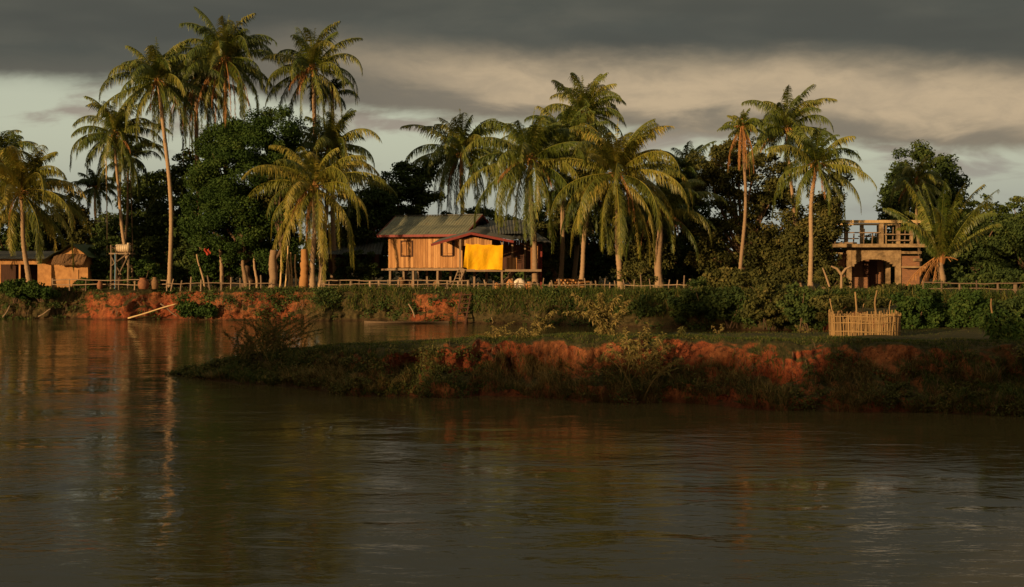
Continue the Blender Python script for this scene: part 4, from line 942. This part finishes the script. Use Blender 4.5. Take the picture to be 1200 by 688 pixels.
m = MB(); m.tube([(wx(136, TD), TD - .25, wz(297, TD)), (wx(136.2, TD), TD - .25, wz(315, TD)), (wx(135.5, TD), TD - .25, GZ)], .035, 6, .5); tag(m.build('water_pipe', MAT['blue']), 'pale blue pipe hanging down from the water tank', 'pipe')

# ------------------------------------------------------------------ poles, fences, stakes
def pole(label, p, q, D, r, mat='bamboo', name='bare_pole', cat='pole', group='bare upright poles', foot=None):
    a = np.array(pt(p[0], p[1], D)); b = np.array(pt(q[0], q[1], D)); a[2] = foot if foot is not None else a[2]
    m = MB(); K_ = 18; g_ = np.random.default_rng(int(p[0] * 10) + int(q[1])); u = np.linspace(0, 1, K_)[:, None]; P = a * (1 - u) + b * u; P[:, 0] += .05 * np.sin(np.linspace(0, g_.uniform(3, 7), K_)) + g_.normal(0, r * .06, K_); m.tube(P, np.linspace(r * 1.08, r * .78, K_) * (1 + g_.normal(0, .07, K_)), 9, random.random())
    o = m.build(name, MAT[mat], smooth=True); return tag(o, label, cat, group)
pole('tall pale mast standing against the sky left of the slim palm', (125, 320), (124.3, 186), 104, .05, 'bamboo', foot=GZ)
pole('thin pale mast just right of the tallest mast, crossing the dark tree', (142, 320), (141, 190), 105, .045, 'trunk', foot=GZ)
pole('thin mast close behind the slim curved palm', (155, 300), (153.5, 190), 106, .045, 'trunk', foot=GZ)
for lb, x0, x1, t_ in (('first slim pole from the thick stump in the cluster beside the drooping palm', 328, 329.5, 293), ('second slim pole from the thick stump, leaning right', 334, 337.5, 288), ('third slim pole from the thick stump, middle of the cluster', 341, 341.5, 296), ('fourth slim pole from the thick stump in the cluster', 346, 346.5, 298), ('short slim pole in front of the cluster', 338.5, 338, 304)):
    pole(lb, (x0, 338), (x1, t_), 98.5, .07, 'bamboo', group='slim poles beside the drooping palm', foot=GZ - .1)
pole('thick pale stump of a trunk standing left of the slim poles', (319, 338), (321, 293), 97.2, .33, 'trunk', 'topped_palm', 'stump', 'thick trunk stumps at the fence', foot=GZ - .1)
pole('thick reddish trunk stump right of the slim poles', (355, 338), (357, 292), 97.2, .30, 'dead', 'topped_palm', 'stump', 'thick trunk stumps at the fence', foot=GZ - .1)
pole('slim stump at the left foot of the drooping palm', (374, 338), (376, 300), 99, .14, 'trunk', 'topped_palm', 'stump', 'thick trunk stumps at the fence', foot=GZ - .1)
pole('leaning thin trunk behind the fence under the red cloth', (240, 330), (231, 298), 99, .07, 'trunk', 'slender_tree', 'tree', 'thin trunked trees behind the fence', foot=GZ)
pole('straight thin trunk behind the fence right of the leaning one', (260, 338), (258, 292), 99, .14, 'trunk', 'slender_tree', 'tree', 'thin trunked trees behind the fence', foot=GZ)
pole('thin trunk with a swollen foot behind the fence', (288, 338), (285, 305), 99, .16, 'trunk', 'slender_tree', 'tree', 'thin trunked trees behind the fence', foot=GZ)
pole('thin dark trunk just left of the thick pale stump', (301, 338), (298, 300), 99.5, .10, 'trunk', 'slender_tree', 'tree', 'thin trunked trees behind the fence', foot=GZ)
pole('long pale pole lying on the red bank with one end in the river', (150, 373), (207, 356), 95.4, .055, name='fallen_pole', group='poles and planks on the bank')
pole('short dark pole sloping the other way behind the long pale one', (188, 356), (208, 371), 95.6, .045, 'grey_wood', 'fallen_pole', group='poles and planks on the bank')
pole('broken pole leaning on the bank below the shed', (3, 372), (12, 358), 97, .05, 'grey_wood', 'fallen_pole', group='poles and planks on the bank')
pole('bent root of a post at the foot of the bank below the hut', (45, 371), (60, 362), 97, .05, 'grey_wood', 'fallen_pole', group='poles and planks on the bank')
# dugout at the waterline
bt = thing('long_canoe', 'low narrow wooden canoe moored along the foot of the far bank', 'boat', (wx(476, 89.5), 89.5, 0))
m = MB(); n = 30; u = np.linspace(0, 1, n); BX = wx(427, 89.5) + (wx(526, 89.5) - wx(427, 89.5)) * u; wd = .32 * np.sin(np.clip(u, .02, .98) * pi) ** .4; hz_ = .13 + .06 * (2 * u - 1) ** 4
prof = [(-1, 1), (-.85, .45), (-.5, 0), (0, -.12), (.5, 0), (.85, .45), (1, 1), (.88, 1), (.5, .4), (0, .25), (-.5, .4), (-.88, 1), (-1, 1)]
XX = np.repeat(BX[:, None], len(prof), 1); YY = 89.5 + wd[:, None] * np.array([p[0] for p in prof]); ZZ = -.02 + hz_[:, None] * np.array([p[1] for p in prof]); grid(m, XX, YY, ZZ, .6)
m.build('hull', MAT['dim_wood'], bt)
for q in (.25, .5, .75):
    m = MB(); x = BX[int(q * 29)]; cbox(m, x - .08, x + .08, 89.22, 89.78, .085, .11, .6); m.build('thwart', MAT['dim_wood'], bt)
# bank steps
stp = thing('bank_ladder', 'rough wooden ladder steps leading down the bank below the stilt house', 'ladder', (wx(542, 89.6), 89.6, .2))
for a, b in (((534, 376), (541, 350)), ((545, 378), (552, 351))):
    m = MB(); m.bar((wx(a[0], 88.9), 88.9, -.05), (wx(b[0], 91.2), 91.2, 2.0), .09, .1, .6); m.build('rail', MAT['dark_wood'], stp)
for k in range(7):
    u = (k + .6) / 7.3; m = MB(); A = np.array((wx(534, 88.9), 88.9, -.05)) * (1 - u) + np.array((wx(541, 91.2), 91.2, 2.0)) * u; B = np.array((wx(545, 88.9), 88.9, -.05)) * (1 - u) + np.array((wx(552, 91.2), 91.2, 2.0)) * u
    m.bar(A + (-.1, 0, .05), B + (.1, 0, .05), .14, .05, .6); m.build('rung', MAT['dark_wood'], stp)
pole('thin plank leaning on the bank left of the ladder steps', (486, 372), (479, 356), 91, .05, 'grey_wood', 'fallen_pole', group='poles and planks on the bank')
pole('stick poking out of the water by the right foot of the ladder steps', (577, 379), (577, 372), 88, .03, 'bamboo', 'fallen_pole', group='poles and planks on the bank')

def fence(label, px0, px1, D, step, htop, rails, seed, rr=.05, mat='bamboo', D1=None, wonk=.02, thick=.2, group='rail fences on the far bank', gz=GZ, broken=0, cat='fence'):
    rng = np.random.default_rng(seed); D1 = D1 or D; x0 = wx(px0, D); x1 = wx(px1, D1); L = abs(x1 - x0); n = int(L / step) + 1
    root = thing('rail_fence', label, cat, ((x0 + x1) / 2, (D + D1) / 2, gz), 0, group)
    for i in range(n + 1):
        u = i / n; x = x0 + (x1 - x0) * u + rng.normal(0, .05); y = D + (D1 - D) * u; h = htop * rng.uniform(.80, 1.10 + broken * .5)
        w = rr * (2.6 if rng.uniform() < thick else rng.uniform(.9, 1.5)); lx = rng.normal(0, wonk + broken * .12)
        m = MB(); m.tube([(x, y, gz - .15), (x + lx * .5, y, gz + h * .5), (x + lx, y, gz + h)], [w, w * .95, w * .85], 7, rng.uniform(0, 1)); m.build('post', MAT[mat], root)
    for z in rails:
        m = MB(); k = max(4, n * 2); u = np.linspace(0, 1, k); m.tube(np.stack([x0 + (x1 - x0) * u, D + (D1 - D) * u - .07, gz + z + .03 * np.sin(u * L * 1.3 + z * 9) + .012 * rng.normal(size=k)], -1), .032, 6, rng.uniform(.4, 1)); m.build('rail', MAT[mat], root)
    return root
fence('two rail wooden fence from the ochre hut to the tall bowed palm', 62, 196, 98.0, 1.25, .70, (.64, .32), 1, D1=97.2, rr=.04, mat='grey_wood')
fence('stake fence with one low rail below the round tree', 200, 318, 97.2, .75, .75, (.42,), 2, D1=96.5, broken=.5, wonk=.05, mat='grey_wood')
fence('three rail wooden fence of mixed thick and thin posts before the stilt house', 376, 548, 96.2, .72, .66, (.62, .36, .10), 3, D1=95.2, thick=.3, rr=.04, mat='grey_wood')
fence('short fence of uneven stakes under the yellow cloth', 552, 632, 95.2, .55, .55, (.40,), 4, D1=94.4, broken=.5, thick=.3, mat='grey_wood')
fence('row of crooked stakes without rails from the big palm to the leaning palm', 636, 722, 94.0, .42, .62, (.35,), 5, D1=92.5, broken=.7, thick=.2, mat='grey_wood', rr=.04)
fence('row of thin crooked stakes right of the leaning palm', 732, 812, 92.5, .6, .7, (.35,), 6, D1=91, broken=.9, thick=.1, mat='grey_wood', rr=.035)
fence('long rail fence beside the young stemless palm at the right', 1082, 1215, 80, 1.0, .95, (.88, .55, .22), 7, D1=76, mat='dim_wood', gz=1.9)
for lb, a, b, D in (('pale leaning stake standing left behind the woven bamboo pen', (1001, 392), (1003, 342), 44.5), ('pale upright stake standing right behind the woven bamboo pen', (1027, 392), (1027, 340), 44.6), ('short stake behind the pen between the two pale ones', (1012, 392), (1012, 356), 44.8), ('short stake right of the two pale ones behind the pen', (1044, 392), (1044, 352), 44.8), ('lone weathered stake at the right among green shrubs', (1163, 392), (1163, 350), 46.5), ('thin stake left behind the woven bamboo pen', (975, 388), (974, 350), 44.5)):
    pole(lb, a, b, D, .035 if 'thin' not in lb and 'short' not in lb else .022, 'pen_bamboo', 'stake', 'stake', 'stakes near the woven pen')
pole('weathered stick standing in the dark face near the right edge', (1178, 486), (1170, 456), 35.3, .022, 'grey_wood', 'stake', 'stake', 'stakes near the woven pen')
# woven bamboo pen
BD = 42.6; bcx = wx(1013, BD); bz = 1.63; br = (wx(1055, BD) - bcx) * .95
pen = thing('bamboo_pen', 'round pen of upright split bamboo standing on the grassy spit', 'pen', (bcx, BD, bz)); rng = np.random.default_rng(12)
m = MB()
for i in range(150):
    a = i / 150 * 2 * pi + rng.normal(0, .008); r = br * (1 + rng.normal(0, .006)); h = .70 * rng.uniform(.84, 1.12) * (1 + .06 * math.sin(a * 3)); le = rng.normal(0, .025)
    p = np.array((bcx + r * cos(a), BD + r * sin(a), bz - .06)); m.bar(p, p + (le, rng.normal(0, .02), h), .028 * rng.uniform(.7, 1.3), .010, rng.uniform(0, 1))
m.build('upright_strips', MAT['pen_bamboo'], pen)
for z in (.12, .38, .58):
    m = MB(); a = np.linspace(0, 2 * pi, 90); m.tube(np.stack([bcx + (br + .015 + .006 * np.sin(a * 40)) * np.cos(a), BD + (br + .015 + .006 * np.sin(a * 40)) * np.sin(a), bz + z + .012 * np.sin(a * 5)], -1), .014, 5, .8, cap=False); m.build('hoop', MAT['pen_bamboo'], pen)
# small bits
rng = np.random.default_rng(2)
def blobthing(name, label, cat, px, py, D, r, mat, gz=GZ, group=None, rough=.05):
    m = MB(); x = wx(px, D); m.blob((x, D, gz + r[2] * .85), r, rng, 14, .5, rough); return tag(m.build(name, MAT[mat], smooth=True), label, cat, group)
def jar(label, px, D, h, r, mat):
    m = MB(); x = wx(px, D); z = np.array([0, .05, .35, .65, .85, .92, 1.0]) * h; rr = np.array([.7, .78, 1, .95, .6, .55, .68]) * r
    m.tube([(x, D, GZ + q) for q in z], rr, 16, .5); return tag(m.build('jar', MAT[mat], smooth=True), label, 'jar', 'jars by the fence')
jar('squat reddish clay jar in front of the fence right of the tank stand', 168, 96.8, .8, .40, 'clay_pot'); jar('paler taller jar just right of the reddish one', 181.5, 97.0, .85, .26, 'thatch')
jar('small brown jar at the fence below the water tank stand', 117, 97.0, .6, .2, 'clay_pot')
for lb, px, w, h, mt in (('pale sack slumped under the right end of the porch', 609, .42, .42, 'sack'), ('orange brown sack left of the pale one', 598, .3, .38, 'orange_sack'), ('small orange sack right of the pale one under the porch', 620, .24, .3, 'orange_sack'), ('orange brown bundle lying beside the porch post', 582, .25, .25, 'orange_sack')):
    blobthing('sack', lb, 'sack', px, 335, 95.6, (w, .3, h), mt, group='sacks under the porch', rough=.07)
m = MB(); n = 14; U, V = np.meshgrid(np.linspace(0, 1, n), np.linspace(0, 1, n)); grid(m, wx(243, 98.9) + .38 * U + .08 * np.sin(V * 6), 98.9 - .9 + .08 * np.sin(U * 9 + V * 3), wz(299, 98.9) + .45 * V + .05 * np.sin(U * 8), .5)
tag(m.build('red_cloth', MAT['red'], smooth=True), 'small red cloth caught in the shrub under the round tree', 'cloth')
for lb, px, D, hh, r in (('tall dark water jar standing in the shade under the stilt house', 470, 101, .8, .3), ('smaller dark jar beside the tall one under the stilt house', 484, 101.3, .55, .24), ('dim round jar under the right half of the stilt house', 512, 100.6, .6, .3)):
    jar(lb, px, D, hh, r, 'thatch')
# firewood pile near the short bare palm
wp = thing('firewood_pile', 'loose heap of reddish firewood behind the stakes right of the house', 'woodpile', (wx(668, 97.5), 97.5, GZ))
for i in range(26):
    m = MB(); lv = i // 7; x = wx(652 + (i % 7) * 4.8 + lv * 2, 97.5); z = GZ + .12 + lv * .17
    a = rng.uniform(-.3, .3); m.tube([(x - .35, 97.5 - .4 + a, z), (x + .35, 97.5 + .3 - a, z + rng.uniform(-.03, .08))], .07, 7, rng.uniform(0, 1)); m.build('log', MAT['dead'], wp)
# forked bare branch left of the concrete shell
fb = MB()
for P in ([(986, 338), (986, 326), (986, 321)], [(986, 322), (981, 315), (974, 312)], [(986, 322), (991, 315), (997, 312)]): fb.tube([pt(a, b, 88) for a, b in P], [.09, .075, .05], 7, .6)
tag(fb.build('forked_branch', MAT['trunk']), 'pale forked branch stuck upright left of the concrete shell', 'branch')
m = MB(); m.tube([pt(a, b, 88) for a, b in ((972, 336), (968, 324), (964, 314))], [.07, .06, .04], 7, .6); tag(m.build('bare_branch', MAT['trunk']), 'pale bare branch leaning left beside the forked one', 'branch')

# ------------------------------------------------------------------ unfinished concrete house
UD = 100.0; uh = thing('unfinished_house', 'unfinished concrete and brick house with bare upper posts and beams', 'house', (wx(1030, UD), UD, GZ))
def ub(px0, px1, py0, py1, d0, d1, var=.5, mb=None): m = mb or MB(); cbox(m, wx(px0, UD), wx(px1, UD), UD + d0, UD + d1, wz(py1, UD), wz(py0, UD), var); return m
dep = 6.0
ub(972, 1082, 286, 290, -1.0, dep).build('floor_slab', MAT['concrete'], uh)
for a, b in ((993, 998), (1050, 1056)):
    for d in (0, 2.8, dep - .4): ub(a, b, 291.05, 340, d, d + .3).build('column', MAT['concrete'], uh)
# arched lintel
m = MB(); n = 16
for i in range(n):
    a = 998 + (1050 - 998) * i / n; b = 998 + (1050 - 998) * (i + 1) / n; u = (i + .5) / n * 2 - 1; bt_ = 304 + 10 * abs(u) ** 3.0
    cbox(m, wx(a, UD), wx(b, UD), UD + .03, UD + .25, wz(bt_, UD), wz(291.05, UD), .5)
m.build('arched_lintel', MAT['concrete'], uh)
ub(984, 992.8, 296, 338, .6, .75).build('brick_wall', MAT['brick'], uh)
ub(1056.3, 1078, 300, 340, .1, .3).build('brick_wall', MAT['brick'], uh)
ub(1000, 1048, 292, 340, 2.9, 3.05).build('inner_wall', MAT['brick'], uh)
ub(1024, 1040, 306, 340, 2.8, 2.88).build('doorway', MAT['dark_wood'], uh)
ub(998.3, 1018, 325, 340, .35, .5).build('low_wall', MAT['brick'], uh)
ub(1056.2, 1079, 294.5, 297.5, -.2, .5).build('beam', MAT['concrete'], uh); ub(1070, 1080, 303, 306, -.1, .4).build('beam', MAT['concrete'], uh)
for a, b, t_, d in ((990, 994, 261.5, 0), (1031, 1035.5, 261.5, 0), (1038, 1040, 264, .2), (1051, 1055, 263, 0), (990, 993, 261.5, dep - .5), (1031, 1035, 261.5, dep - .5), (1067, 1070, 261.5, 0), (1052, 1055, 261.5, dep - .5)):
    ub(a, b, t_, 285.95, d, d + .28).build('upper_post', MAT['concrete'], uh)
ub(978, 1081, 258, 261.3, -.15, .3).build('top_beam', MAT['bamboo'], uh); ub(982, 1078, 259, 261.4, dep - .6, dep - .3).build('top_beam', MAT['bamboo'], uh)
for a, b, c in ((985, 1031, 272), (985, 1006, 279), (1036, 1070, 274), (1040, 1066, 281)):
    ub(a, b, c, c + 1.3, -.1, 0.0).build('rail', MAT['grey_wood'], uh)
ub(983, 1003, 284, 285.9, -.3, 2, .5).build('plank_stack', MAT['grey_wood'], uh)
m = ub(1010, 1030, 276, 277.3, 1, 1.1); m.build('rail', MAT['grey_wood'], uh)
ub(976, 986, 296, 298, -.4, 1.5).build('ledge', MAT['concrete'], uh); ub(1056.5, 1082, 312, 314, -.5, .09).build('ledge', MAT['concrete'], uh)
for px_, t_ in ((1012, 268), (1022, 272), (1046, 266), (1060, 270), (1000, 274)):
    m = MB(); b_ = pt(px_, 286.2, UD + .3); m.tube([b_, (b_[0] + .05, b_[1], wz(t_, UD))], .05, 6, .5); m.build('prop', MAT['dim_wood'], uh)
